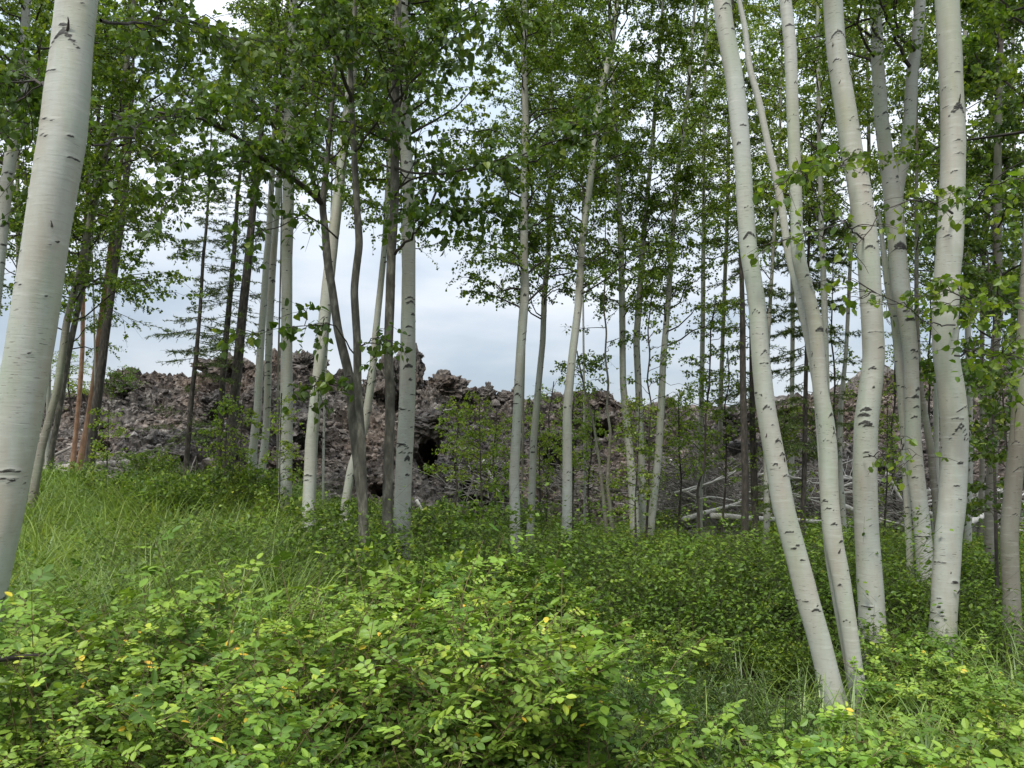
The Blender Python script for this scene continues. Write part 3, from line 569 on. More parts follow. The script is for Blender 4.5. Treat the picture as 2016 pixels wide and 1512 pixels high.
tree('tall birch forking into two pale stems, dark burl below the fork', 10.5,
     [(1726, -10, 26), (1727, 133, 27), (1732, 233, 29), (1740, 300, 30), (1750, 360, 36), (1756, 417, 38), (1763, 500, 38), (1772, 580, 40), (1785, 640, 36), (1794, 704, 32), (1799, 804, 33), (1801, 871, 34), (1811, 971, 35), (1818, 1033, 35), (1824, 1130, 38)],
     cb=150, top=14, nb=34, L0=1.9, near=.02, nscar=70, scars=[(1762, 487, .9, 6, 12), (1768, 492, .7, 4, 10), (1736, 228, .8, 8, 5), (1757, 352, .5, 16, 7), (1733, 88, .6, 5, 5), (1740, 260, .6, 4, 5), (1785, 630, .8, 4, 8), (1804, 765, .6, 6, 8), (1798, 780, .6, 6, 8), (1790, 690, .5, 4, 5), (1795, 705, .4, 4, 5), (1800, 800, .5, 4, 5), (1796, 820, .5, 4, 5)],
     stems=[dict(pts=[(1811, -10, 22), (1801, 83, 26), (1791, 150, 25), (1787, 250, 26), (1781, 300, 29), (1764, 360, 34), (1758, 417, 36), (1760, 500, 30)], fork=430, top=12),
            dict(pts=[(1745, 560, 18), (1760, 640, 20), (1769, 737, 19), (1777, 837, 17), (1784, 937, 15), (1790, 1060, 14)], Y=10.9, top=5.5, bark='birch')],
     limbs=[dict(pts=[(1790, 130, 10.4), (1755, 60, 10), (1730, 0, 9.6), (1715, -60, 9.4)], r=.03, nb=6, ls=.055), dict(pts=[(1800, 100, 10.4), (1770, 70, 10), (1755, 20, 9.8), (1770, -30, 9.6)], r=.03, nb=6, ls=.055)])
tree('dark speckled birch trunk cut by the right edge of the view', 7.6,
     [(2030, 200, 30), (2022, 450, 32), (2014, 700, 34), (2008, 850, 36), (1998, 980, 38), (1991, 1058, 38), (1993, 1158, 38)], bark='greybirch', cb=300, top=12, nb=26, L0=1.6, ls=.06)
# --- middle distance birches
def mid(label, Y, pts, **k): return tree(label, Y, pts, **k)
mid('stout straight birch in the middle of the view beside a brown stem', 10.4,
    [(792, -10, 20), (795, 133, 22), (797, 267, 24), (804, 383, 25), (805, 504, 27), (805, 604, 28), (804, 704, 31), (802, 804, 33), (797, 904, 35), (793, 1004, 36), (792, 1100, 38)], cb=470, nb=40, L0=2.2, ls=.06, near=.018, nscar=60, scars=[(810, 588, .9, 5, 4), (812, 596, .8, 8, 5), (808, 645, .6, 3, 5), (808, 722, .7, 3, 8), (796, 875, .9, 8, 5), (806, 900, .4, 6, 12), (795, 890, .6, 4, 3)])
mid('slim white birch standing alone against the gap of sky', 12.0,
    [(1032, 0, 11), (1032, 133, 12), (1035, 233, 14), (1032, 333, 14), (1032, 467, 16), (1031, 510, 16), (1034, 571, 17), (1029, 637, 18), (1022, 737, 18), (1017, 837, 19), (1012, 937, 21), (1014, 1004, 22), (1015, 1090, 23)], cb=620, nb=52, L0=1.7, near=.02, nscar=70)
mid('thin pale birch just right of the slim lone birch', 14.5,
    [(1085, 200, 6), (1084, 300, 7), (1080, 504, 11), (1072, 571, 12), (1069, 671, 12), (1059, 771, 13), (1050, 871, 14), (1047, 987, 15), (1045, 1030, 16)], cb=640, nb=44, L0=1.5, top=12)
mid('slender birch tilting right as it rises, third from the gap of sky', 12.0,
    [(1215, 0, 12), (1205, 83, 12), (1187, 167, 13), (1179, 200, 13), (1169, 300, 13), (1159, 383, 13), (1147, 467, 14), (1144, 504, 15), (1139, 604, 16), (1127, 704, 17), (1117, 804, 18), (1117, 904, 19), (1117, 997, 20), (1115, 1095, 22)], cb=600, nb=50, L0=1.8, near=.02, nscar=70)
mid('left birch of the close trio right of centre', 13.5,
    [(1205, 120, 8), (1210, 233, 9), (1217, 367, 10), (1222, 504, 12), (1225, 637, 13), (1227, 754, 14), (1235, 837, 15), (1245, 937, 17), (1249, 1004, 19), (1251, 1060, 20)], cb=640, nb=42, L0=1.7)
mid('middle birch of the close trio right of centre', 14,
    [(1292, 200, 8), (1282, 317, 9), (1270, 440, 11), (1264, 504, 12), (1252, 671, 13), (1257, 787, 14), (1260, 871, 15), (1265, 971, 16), (1267, 1050, 18)], cb=600, nb=42, L0=1.7)
mid('right birch of the close trio, tilting right as it rises', 13.8,
    [(1352, 200, 8), (1342, 290, 9), (1330, 367, 10), (1325, 467, 10), (1317, 587, 12), (1307, 704, 13), (1302, 804, 14), (1295, 904, 15), (1285, 997, 16), (1280, 1050, 17)], cb=690, nb=42, L0=1.7)
mid('straight white birch, thickest of the left cluster', 13.6,
    [(580, -10, 16), (573, 133, 19), (570, 267, 22), (567, 400, 23), (563, 504, 23), (563, 637, 24), (563, 754, 25), (563, 871, 27), (562, 1004, 28), (563, 1050, 30)], cb=330, nb=38, L0=2.0, near=.022, nscar=70)
mid('left of the two paired slim birches beside the conifers', 14.8,
    [(548, 20, 8), (545, 200, 9), (538, 300, 10), (535, 350, 11), (527, 467, 13), (523, 504, 14), (515, 637, 15), (510, 737, 16), (508, 804, 16), (499, 887, 18), (497, 1000, 20), (497, 1040, 21)], cb=250, nb=32, L0=1.8, near=.025, nscar=70)
mid('right of the two paired slim birches, half behind its neighbour', 15.3,
    [(560, 150, 10), (553, 300, 12), (550, 367, 13), (545, 433, 14), (537, 537, 15), (532, 637, 15), (527, 737, 15), (523, 837, 16), (515, 920, 17), (508, 1010, 18)], cb=230, nb=32, L0=1.8)
mid('white birch leaning right behind the dark crooked stem, left of centre', 12.2,
    [(702, -10, 16), (697, 90, 18), (680, 250, 20), (667, 380, 22), (657, 470, 23), (650, 537, 24), (637, 670, 24), (622, 787, 25), (613, 870, 27), (608, 987, 28), (608, 1075, 32)], cb=360, nb=38, L0=2.0, near=.022, nscar=60, scars=[(615, 800, .5, 3, 3), (608, 935, .9, 3, 4), (606, 945, .9, 3, 3), (607, 1040, .9, 3, 7), (610, 1050, .9, 4, 7), (608, 1060, .9, 3, 6)])
mid('pale birch slanting behind the forked brown stems', 13.5,
    [(765, 350, 10), (757, 480, 12), (744, 604, 14), (737, 671, 15), (732, 737, 15), (725, 787, 16), (715, 850, 16), (692, 920, 17), (679, 1004, 18), (676, 1030, 19)], cb=520, nb=30, L0=1.6)
mid('bright white stem standing behind the foot of the leaning birch', 15,
    [(1532, 300, 6), (1524, 450, 7), (1517, 600, 8), (1512, 700, 10), (1510, 850, 12), (1510, 1000, 14), (1509, 1040, 14)], cb=560, nb=26, L0=1.5)
mid('thin sunlit birch seen between crooked and thick birches', 15.5,
    [(1680, 250, 6), (1672, 500, 7), (1665, 700, 9), (1657, 800, 11), (1655, 900, 11), (1660, 1000, 12), (1662, 1045, 12)], cb=420, nb=28, L0=1.6, leaf='leaf_light')
mid('grey stem leaning left behind the forked birch', 12.5,
    [(1806, 450, 8), (1808, 600, 10), (1812, 737, 12), (1821, 804, 14), (1831, 871, 15), (1837, 937, 15), (1845, 1040, 16)], bark='greybirch', cb=560, nb=24, L0=1.5)
mid('peeling grey-brown birch near the right edge behind the stout birch', 10.5,
    [(1975, 50, 14), (1968, 300, 17), (1961, 537, 20), (1962, 621, 20), (1948, 737, 19), (1953, 837, 22), (1947, 971, 25), (1950, 1080, 26)], bark='greybirch', cb=760, nb=40, L0=1.4, ls=.06, leaf='leaf_dark')
mid('pale thin birch with bent top near the upper left edge', 10,
    [(52, 100, 20), (50, 133, 21), (45, 200, 22), (35, 260, 24), (20, 300, 26), (8, 370, 27), (-2, 460, 28), (-20, 620, 30), (-45, 900, 33), (-60, 1100, 36)], cb=330, nb=40, L0=2.2, ls=.065)
# --- brown / dark stems
mid('forked brown alder with dark crooked limbs reaching left', 9.6,
    [(640, 330, 12), (632, 400, 15), (638, 450, 16), (643, 510, 18), (655, 580, 17), (665, 650, 18), (678, 700, 20), (689, 745, 19), (697, 837, 20), (709, 937, 20), (717, 1004, 20), (716, 1100, 20)], bark='alder', name='alder_tree',
    cb=420, top=8.5, nb=14, L0=1.6, ls=.076, leaf='leaf_dark', tpl=HEART, ntw=7, nlf=5, nscar=10,
    stems=[dict(pts=[(700, -10, 9), (688, 120, 10), (692, 233, 12), (697, 333, 14), (702, 417, 15), (707, 480, 16), (702, 520, 16), (697, 571, 16), (704, 671, 16), (705, 754, 16), (714, 871, 16), (719, 1004, 16), (720, 1100, 17)], Y=9.4, top=10)],
    limbs=[dict(pts=[(632, 400, 9.6), (590, 362, 9.2), (530, 320, 8.6), (470, 275, 8), (420, 245, 7.6), (380, 230, 7.4), (290, 218, 7.2), (190, 250, 7)], r=.035, nb=20, L=.8, ls=.076, ntw=6, nlf=6, tw=14),
           dict(pts=[(632, 400, 9.6), (614, 350, 9.4), (600, 315, 9), (567, 290, 8.6), (540, 250, 8.2), (490, 190, 8)], r=.03, nb=12, L=.8, ls=.076, ntw=6, nlf=6, tw=10),
           dict(pts=[(520, 322, 8.6), (450, 322, 8), (390, 350, 7.6), (340, 355, 7.3)], r=.016, nb=9, L=.5, ls=.076, ntw=5, nlf=5),
           dict(pts=[(665, 470, 9.5), (600, 420, 9), (520, 460, 8.4), (450, 500, 8)], r=.012, nb=5, L=.45, ls=.076, ntw=4, nlf=4),
           dict(pts=[(690, 200, 9.4), (667, 117, 9), (643, 50, 8.7), (633, -30, 8.5)], r=.028, nb=10, L=.8, ls=.076, ntw=6, nlf=6),
           dict(pts=[(700, 700, 9.4), (660, 640, 9), (600, 640, 8.6), (530, 650, 8.3), (490, 665, 8.2)], r=.010, nb=4, L=.4, ls=.09, ntw=4, nlf=4, tw=7),
           dict(pts=[(690, 740, 9.4), (660, 760, 9.1), (620, 740, 9), (590, 740, 8.9)], r=.008, nb=4, L=.35, ls=.09, ntw=4, nlf=4, tw=6),
           dict(pts=[(700, 690, 9.4), (735, 665, 9.2), (765, 640, 9)], r=.010, nb=4, L=.35, ls=.08, ntw=4, nlf=4, tw=4),
           dict(pts=[(697, 300, 9.4), (740, 240, 9), (800, 120, 8.6), (860, 60, 8.3)], r=.018, nb=12, L=.8, ls=.076, ntw=6, nlf=6, tw=10)])
mid('straight brown stem close against the stout middle birch', 9.8,
    [(783, -10, 14), (780, 133, 16), (779, 267, 17), (778, 400, 18), (772, 504, 18), (769, 604, 19), (765, 687, 19), (768, 771, 20), (767, 837, 21), (764, 920, 22), (762, 1004, 22), (764, 1120, 24)], bark='alder', name='alder_tree',
    cb=420, top=11, nb=24, L0=1.7, ls=.076, leaf='leaf_dark', tpl=HEART, ntw=7, nlf=5, nscar=10,
    limbs=[dict(pts=[(778, 500, 9.7), (815, 460, 9.3), (845, 420, 9), (835, 370, 8.8)], r=.022, nb=8, L=.5, ls=.08),
           dict(pts=[(830, 440, 9.2), (880, 412, 9), (930, 412, 8.7), (980, 425, 8.5)], r=.014, nb=9, L=.5, ls=.08),
           dict(pts=[(778, 330, 9.7), (860, 345, 9), (950, 325, 8.4), (1030, 303, 8), (1100, 275, 7.7), (1200, 260, 7.4)], r=.018, nb=16, L=.55, ls=.076, ntw=5, nlf=6, tw=12),
           dict(pts=[(778, 200, 9.7), (850, 120, 9), (900, 60, 8.6), (960, 0, 8.3)], r=.02, nb=12, L=.8, ls=.076, ntw=6, nlf=6),
           dict(pts=[(778, 80, 9.7), (700, 60, 9.2), (640, 100, 8.8), (590, 130, 8.5)], r=.02, nb=10, L=.8, ls=.076, ntw=6, nlf=6)])
mid('leaning grey trunk directly right of the big left birch', 12.5,
    [(250, 150, 12), (240, 227, 13), (217, 283, 14), (197, 333, 15), (183, 400, 16), (167, 467, 17), (157, 524, 17), (143, 571, 17), (127, 637, 17), (120, 700, 17), (110, 771, 17), (97, 824, 17), (83, 881, 18), (75, 930, 19)], bark='greybirch', cb=640, nb=44, L0=1.9, ls=.06, leaf='leaf_birch',
    limbs=[dict(pts=[(a_, b_, 12.5), ((a_ + c_) / 2, (b_ + d_) / 2 - 12, 12.1), (c_, d_, 11.6)], r=.02, nb=12, L=.9, ntw=7, nlf=11, ls=.058, tw=14, leaf='leaf_birch') for a_, b_, c_, d_ in
           [(240, 200, 400, 40), (230, 250, 420, 130), (225, 290, 380, 210), (215, 330, 370, 300), (200, 370, 330, 400), (245, 160, 330, -20), (180, 420, 290, 470), (240, 210, 200, 40), (165, 480, 60, 420), (150, 560, 260, 560)]])
mid('slim grey stem with orange-brown foot behind the leaning grey trunk', 18,
    [(178, 450, 12), (173, 524, 13), (160, 587, 13), (150, 637, 13), (133, 724, 13), (123, 787, 13), (112, 840, 13), (103, 880, 14), (97, 930, 14)], bark='alder', cb=700, nb=30, L0=1.6, name='alder_tree')
mid('thin pinkish pine stem left of the bright orange one', 19.5,
    [(168, 500, 9), (165, 614, 9), (163, 690, 9), (157, 757, 10), (150, 820, 10), (143, 905, 12)], bark='orange', name='pine_tree', kind='conifer', cb=500, nb=26, L0=1.3, ls=.07, leaf='needle', ntw=9, nlf=9)
mid('bright orange-barked pine trunk at the left', 19,
    [(222, 480, 12), (213, 547, 12), (197, 637, 12), (187, 720, 13), (177, 787, 13), (167, 854, 14), (156, 920, 15)], bark='orange', name='pine_tree', kind='conifer', cb=520, nb=26, L0=1.4, ls=.07, leaf='needle', ntw=9, nlf=9)
mid('dark rough larch trunk right of the orange pine', 17.5,
    [(250, 300, 13), (240, 420, 15), (227, 524, 17), (217, 604, 18), (203, 717, 19), (193, 787, 20), (183, 854, 21), (173, 940, 25)], bark='darkbark', name='larch_tree', kind='conifer', cb=620, nb=34, L0=1.5, ls=.07, leaf='needle', ntw=9, nlf=9, top=12)
mid('thin young spruce with drooping sparse boughs against the sky at left', 17,
    [(414, 300, 3), (412, 340, 4), (404, 450, 6), (398, 504, 7), (393, 614, 8), (387, 704, 9), (380, 771, 10), (375, 837, 11), (368, 915, 12)], bark='darkbark', name='spruce_tree', kind='conifer', cb=870, top=8.6, nb=66, L0=1.4, ls=.05, leaf='needle', ntw=10, nlf=9, droop=.2)
mid('slim bare-topped larch left of the two dark conifer trunks', 18,
    [(478, 260, 4), (475, 310, 5), (467, 383, 8), (462, 500, 10), (450, 637, 12), (440, 737, 13), (437, 787, 13), (430, 900, 14)], bark='darkbark', name='larch_tree', kind='conifer', cb=760, top=11.5, nb=70, L0=1.3, ls=.06, leaf='needle', ntw=9, nlf=7, droop=.12)
mid('thick brown larch trunk left of the paired slim birches', 17.5,
    [(518, 180, 8), (510, 317, 12), (500, 400, 15), (492, 500, 17), (480, 604, 18), (470, 704, 20), (460, 787, 21), (455, 850, 21), (450, 915, 23)], bark='darkbark', name='larch_tree', kind='conifer', cb=700, top=12.5, nb=70, L0=1.3, ls=.06, leaf='needle', ntw=9, nlf=7, droop=.12)
mid('darkest straight conifer trunk right of the trio, left of the leaning birch', 14,
    [(1458, 450, 9), (1462, 550, 10), (1464, 637, 12), (1464, 771, 13), (1466, 937, 15), (1466, 1075, 17)], bark='darkbark', name='spruce_tree', kind='conifer', cb=700, nb=36, L0=1.3, ls=.06, leaf='needle', ntw=9, nlf=9)
mid('short dark conifer trunk half hidden behind the leaning birch', 15.5,
    [(1475, 500, 8), (1479, 650, 10), (1482, 804, 12), (1486, 937, 14), (1488, 1040, 15)], bark='darkbark', name='spruce_tree', kind='conifer', cb=880, nb=44, L0=1.2, ls=.06, leaf='needle', ntw=10, nlf=10, top=10)
mid('young spruce with layered green boughs behind the crooked birch', 15,
    [(1595, 330, 4), (1592, 500, 6), (1590, 700, 8), (1586, 850, 10), (1582, 970, 11), (1580, 1045, 12)], bark='darkbark', name='spruce_tree', kind='conifer', cb=960, top=8.5, nb=90, L0=1.55, ls=.055, leaf='needle', ntw=13, nlf=14, droop=.15)
# --- saplings
def sap(label, Y, pts, **k):
    a = dict(bark='twig', name='sapling', cat='sapling', near=.05, nscar=0, cb=pts[-1][1] - 60, nb=22, L0=.7, ntw=7, nlf=7, ls=.052, leaf='leaf_light', top=3, el=.6, tlen=.25); a.update(k); a['nb'] = int(a['nb'] * .85); a['L0'] *= random.uniform(1.0, 1.5)
    full = []
    for (x0, y0, w0), (x1, y1, w1) in zip(pts[:-1], pts[1:]):
        m_ = max(1, int(abs(y1 - y0) / 45)); full += [(x0 + (x1 - x0) * k / m_ + (random.uniform(-6, 6) if k else 0), y0 + (y1 - y0) * k / m_, (w0 + (w1 - w0) * k / m_) * .8) for k in range(m_)]
    return tree(label, Y, full + [pts[-1]], **a)
sap('thin grey sapling stem curving left towards the tilted slender birch', 14, [(1137, 704, 4), (1152, 771, 5), (1169, 837, 6), (1182, 920, 7), (1190, 1000, 8)], bark='greybirch', cb=760, nb=10, leaf='leaf_birch')
sap('very thin straight sapling left of the birch trio', 13.5, [(1192, 480, 3), (1192, 554, 4), (1192, 704, 5), (1195, 804, 6), (1199, 904, 8), (1202, 1010, 9)], bark='greybirch', cb=800, nb=20, leaf='leaf_birch', top=7)
sap('thin dark sapling between middle and right birch of the trio', 13, [(1282, 600, 3), (1279, 704, 4), (1277, 850, 4), (1275, 980, 5)], nb=16, cb=800, leaf='leaf_birch')
sap('bright leafy sapling in front of the cave right of the stout birch', 15, [(905, 800, 3), (900, 870, 4), (893, 1010, 6)], nb=34, L0=.8, top=3.1, cb=960)
sap('bushy green sapling on the slope left of the slim lone birch', 16.5, [(975, 860, 3), (975, 1000, 5)], nb=28, L0=.7, cb=980)
sap('leafy sapling between the slim lone birch and the thin one', 17.5, [(1062, 900, 3), (1064, 1000, 5)], nb=26, L0=.6, cb=980)
sap('low bright sapling between tilted birch and trio', 16.5, [(1165, 900, 3), (1160, 1010, 5)], nb=28, L0=.7, cb=990)
sap('green sapling on the slope right of the trio', 16.5, [(1335, 790, 3), (1338, 1000, 5)], nb=40, L0=.8, cb=960)
sap('feathery green sapling below the layered spruce', 15.5, [(1545, 830, 3), (1548, 1010, 5)], nb=30, L0=.7, cb=980)
sap('low green sapling at the foot of the slope right of the thick birch', 15, [(1745, 900, 3), (1742, 1020, 5)], nb=20, L0=.5, cb=990)
sap('yellow-green sapling at the foot of the paired slim birches', 13.5, [(440, 940, 3), (436, 1010, 4)], nb=26, L0=.6, cb=1000)
sap('bright yellow-green sapling in front of the log pile', 16, [(210, 915, 3), (208, 960, 4)], nb=18, L0=.35, cb=955)
sap('low leafy sapling beneath the cave mouth', 14, [(945, 880, 3), (950, 1010, 5)], nb=24, L0=.6, cb=980)
sap('pale green sapling growing at the crest by the thin birch', 19, [(1090, 760, 3), (1082, 880, 4), (1078, 960, 5)], nb=30, L0=.9, cb=930)
sap('leafy sapling behind the tilted slender birch', 17, [(1130, 790, 3), (1128, 960, 5)], nb=26, L0=.8, cb=940)
sap('dense small round-topped sapling at the foot of the trio', 12.5, [(1255, 930, 3), (1252, 1060, 5)], nb=36, L0=.45, cb=1010, ls=.045)
sap('slender leafy sapling left of the darkest conifer trunk', 14.5, [(1408, 600, 3), (1400, 700, 4), (1390, 830, 5), (1375, 1010, 6)], nb=44, L0=.8, cb=960, leaf='leaf_birch', top=5)
sap('second leafy sapling just beside the darkest conifer trunk', 15.5, [(1432, 700, 3), (1425, 1010, 5)], nb=36, L0=.8, cb=960, leaf='leaf_birch')
sap('tall yellow-green sapling behind the thick white birch', 17, [(1640, 620, 4), (1650, 1000, 6)], nb=40, L0=1.0, cb=900, top=6.5)
sap('bright sapling on the lava slope behind the forked birch', 18, [(1760, 640, 4), (1755, 900, 6)], nb=46, L0=1.1, cb=880, top=6.2)
sap('leafy sapling on the slope right of the forked birch', 17.5, [(1835, 600, 4), (1830, 900, 6)], nb=46, L0=1.1, cb=860, top=6.2)
sap('dark leafy sapling close to the right edge', 9, [(1950, 560, 4), (1960, 800, 6), (1965, 1000, 8)], nb=46, L0=.8, cb=930, leaf='leaf_dark', ls=.065, top=4.4)
sap('low leafy sapling under the right-edge birch', 8, [(1985, 880, 4), (1990, 1100, 6)], nb=22, L0=.5, cb=1080, leaf='leaf_dark', ls=.06)
sap('pale sapling at the left on the crest behind the grey trunks', 26, [(140, 700, 4), (140, 820, 5)], nb=50, L0=1.4, cb=800, top=5)
sap('rounded dark green bush at the crest beside the dark larch', 26.5, [(240, 735, 4), (240, 790, 5)], nb=50, L0=.9, cb=790, top=4.9, leaf='leaf_dark', name='bush', cat='bush')
sap('small leafy sapling hiding the straight birch foot', 13, [(552, 940, 3), (550, 1040, 4)], nb=16, L0=.4, cb=1020)
sap('fresh green sapling between the conifers and the paired birches', 14, [(470, 940, 3), (466, 1010, 4)], nb=18, L0=.45, cb=1000)
# --- canopy trees behind and beside, filling the roof of leaves
BACK = [(30, 16, 'first'), (95, 18.5, ''), (186, 17.9, ''), (548, 18.5, ''), (640, 17.5, ''), (800, 17.5, ''), (1030, 18.5, ''), (1150, 18, ''), (1380, 17, ''), (1420, 19, ''), (1560, 18, ''), (1625, 13, ''), (1715, 17, ''), (1842, 16, ''), (1905, 13.5, ''), (1932, 17, ''), (1990, 14.5, ''), (2060, 11, ''), (2120, 15, ''), (-60, 12, ''), (-150, 15.5, '')]
BL = ['background birch at the far left edge half lost in leaves', 'background birch behind the big left trunk', 'background birch between grey trunk and thin spruce', 'background birch hidden behind the thin spruce top',
      'background birch whose crown closes the top left of centre', 'background birch high above the rounded clinker heap', 'background birch crown left of the slim lone birch', 'background birch crown between the tilted birch and trio',
      'background birch right of the trio under light leaves', 'background birch behind the darkest conifer trunk', 'background birch behind the young layered spruce', 'thin birch seen between leaning and thick white birches',
      'background birch left of the forked birch', 'thin birch between forked birch and stout birch', 'thin birch just right of the stout curving birch', 'background birch at far right behind the peeling trunk',
      'background birch at the right edge of the view', 'birch standing just outside the right edge', 'farther birch just outside the right edge', 'birch standing just outside the left edge', 'farther birch just outside the left edge']
CBS = [560, 540, 480, 420, 300, 230, 330, 420, 520, 520, 560, 480, 560, 600, 640, 640, 640, 700, 700, 640, 640]
for k, (px, Y, _) in enumerate(BACK):
    lean = random.uniform(-25, 25)
    base_y = 889 + (2 - float(ground((px - 1008) / F * Y, Y))) * F / Y
    wdt = .15 * F / Y
    bare = px in (186, 548, 800, 640, 1030, 1150)    # stems not seen in the photo stand slimmer
    w2 = wdt * (.35 if bare else .8)
    tree(BL[k], Y, [(px + lean, 0, w2 * .55), (px + lean * .5, 450, w2 * .8), (px, 800, w2), (px - lean * .2, base_y - 5, w2 * 1.15)], cb=CBS[k], nb=50, L0=2.4, ls=.056, near=.05, nscar=40, bark='birch' if k % 3 else 'greybirch', top=14.5, leaf='leaf_light' if 1300 < px < 1950 else 'leaf_birch', nlf=18 if px > 1300 else 24)
print('leaf verts', sum(t[1] for t in TREES))

# ------------------------------------------------------------------ dead wood
def log(label, a, b, Y0, Y1, r, name='log', cat='log', group=None, forks=0, bend=.08, mat_='deadwood'):
    p0, p1 = P(*a, Y0), P(*b, Y1); n = 9; s = np.linspace(0, 1, n)[:, None]; ln = np.linalg.norm(p1 - p0)
    path = p0 * (1 - s) + p1 * s + np.cumsum(rng.normal(scale=bend * .12, size=(n, 3)), axis=0) * ln * .25
    mb = MB(); c = path[0].copy(); path = path - c
    tubes(mb, path[None], (r * (1 - .45 * s[:, 0]) * (1 + .1 * rng.random(n)))[None], 8, cap=True)
    for _ in range(forks):
        i = rng.integers(2, n - 1); d = unit(path[i] - path[i - 1]); q = unit(d + rand_unit(1)[0] * .9); L_ = ln * rng.uniform(.15, .4)
        ss = np.linspace(0, 1, 5)[:, None]; pa = path[i] + q * L_ * ss + rng.normal(scale=.02, size=(5, 3)) * ss; tubes(mb, pa[None], (r * .4 * (1 - .8 * ss[:, 0]))[None], 5, cap=True)
    return tag(obj(name, mb.me(name, True), M[mat_], None, c), label, cat, group)
G = 'fallen logs and branches at the foot of the slope'
for a in [('long pale fallen log under the leaning birch, pointing right', (1345, 1022), (1460, 990), 17.3, 18.2, .06),
          ('pale fallen log lying level right of the dark trunks', (1400, 1015), (1680, 1030), 16.5, 17, .06),
          ('white log sloping down behind the thick white birch', (1640, 985), (1760, 1038), 17, 17.5, .06),
          ('short bleached log between forked and stout birches', (1830, 1010), (1880, 1035), 17, 17, .05),
          ('bright white broken trunk piece near the right edge', (1895, 1035), (1945, 1010), 16.5, 17, .08),
          ('leaning bleached stick behind the thick white birch foot', (1745, 930), (1775, 985), 17.5, 17.2, .04),
          ('curved bleached root right of the forked birch', (1905, 1010), (1935, 965), 17, 17.6, .035),
          ('thick grey log, lowest of the pile at the left', (180, 945), (330, 930), 19.5, 20, .11),
          ('long grey log above it in the left pile', (90, 925), (300, 903), 20.2, 20.6, .12),
          ('slim pale log crossing the left pile', (190, 950), (285, 925), 19.3, 19.6, .05),
          ('short pale stick on top of the left pile', (90, 905), (140, 880), 20.6, 21, .05),
          ('grey log behind the orange pine foot', (60, 940), (180, 920), 20, 20.3, .10),
          ('leaning grey dead branch before the dark hollow', (950, 905), (985, 975), 19.4, 19.2, .045),
          ('fallen grey branch on the slope right of the stout birch', (820, 985), (835, 1010), 19, 18.8, .04),
          ('thin bleached branch lying on the upper slope', (835, 815), (890, 805), 24, 24.2, .02),
          ('bent white branch on the slope behind the trio', (1320, 905), (1345, 955), 21, 20.6, .03),
          ('dark leaning dead stick under the white birch left of centre', (628, 1045), (690, 1020), 11.5, 11.8, .02)]:
    log(*a, group=G, forks=2, mat_='greywood' if a[1][0] < 400 else 'deadwood')
for k in range(40):
    px_ = random.choice((random.uniform(1330, 1700), random.uniform(1700, 2000))); py_ = random.uniform(930, 1020) if px_ < 1700 else random.uniform(960, 1025); dx = random.uniform(50, 150); a_ = random.uniform(-.35, .5)
    log('bleached dead branch lying in the tangle at the foot of the right slope', (px_, py_), (px_ + dx, py_ - dx * a_), random.uniform(16.8, 18.2), random.uniform(17, 18.6), random.uniform(.014, .034), name='dead_branch', cat='branch', group='bleached dead branches at the foot of the right slope', forks=3, bend=.45)
log('dark fallen stick lying low at the left edge among roses', (-20, 1300), (130, 1285), 3.7, 4.0, .014, forks=1, mat_='twig')
def brush(label, cx, cy, wpx, hpx, Y, n, dirx, seed, lsc=1.0):
    mb = MB(); c = P(cx, cy, Y); k = pscale(cy, Y); B = n
    st = np.stack([rng.normal(0, wpx * k / 4, B), rng.normal(0, .5, B), rng.normal(0, hpx * k / 4, B)], -1); st[:, 2] += -st[:, 1] * -.5
    d = unit(np.stack([dirx + rng.normal(0, .7, B), rng.normal(0, .5, B), -.35 + rng.normal(0, .35, B)], -1)); Ln = lsc * rng.uniform(.4, 1.6, B)
    s = np.linspace(-.5, .5, 6)[None, :, None]; path = st[:, None] + d[:, None] * Ln[:, None, None] * s + np.cumsum(rng.normal(scale=.03, size=(B, 6, 3)), 1)
    tubes(mb, path, (rng.uniform(.005, .018, B)[:, None] * np.linspace(1, .4, 6)[None]), 4)
    tag(obj('brush_pile', mb.me('brush_pile', True), M['greywood'], None, c), label, 'brush pile', None, 'stuff')
brush('tangle of dry bleached twigs on the slope left of the dark trunks', 1380, 965, 150, 110, 18.9, 620, .8, 1)
brush('dry twig heap on the slope behind the leaning birch foot', 1560, 960, 110, 80, 18.9, 320, .8, 2)
brush('scattered white dead branches at the foot of the right slope', 1760, 1000, 220, 60, 17.9, 220, .9, 3)
brush('thin dead twigs hanging over the dark hollow', 960, 950, 140, 90, 19.4, 120, .3, 4)
brush('bleached twigs near the right edge below the slope', 1940, 1010, 90, 60, 17.5, 110, -.6, 5)
brush('dry sticks lying in front of the left log pile', 260, 935, 160, 30, 19.2, 120, .9, 6, .8)
brush('pale dead twigs on the slope behind the slim birches', 1110, 940, 110, 60, 19.6, 70, .8, 7)

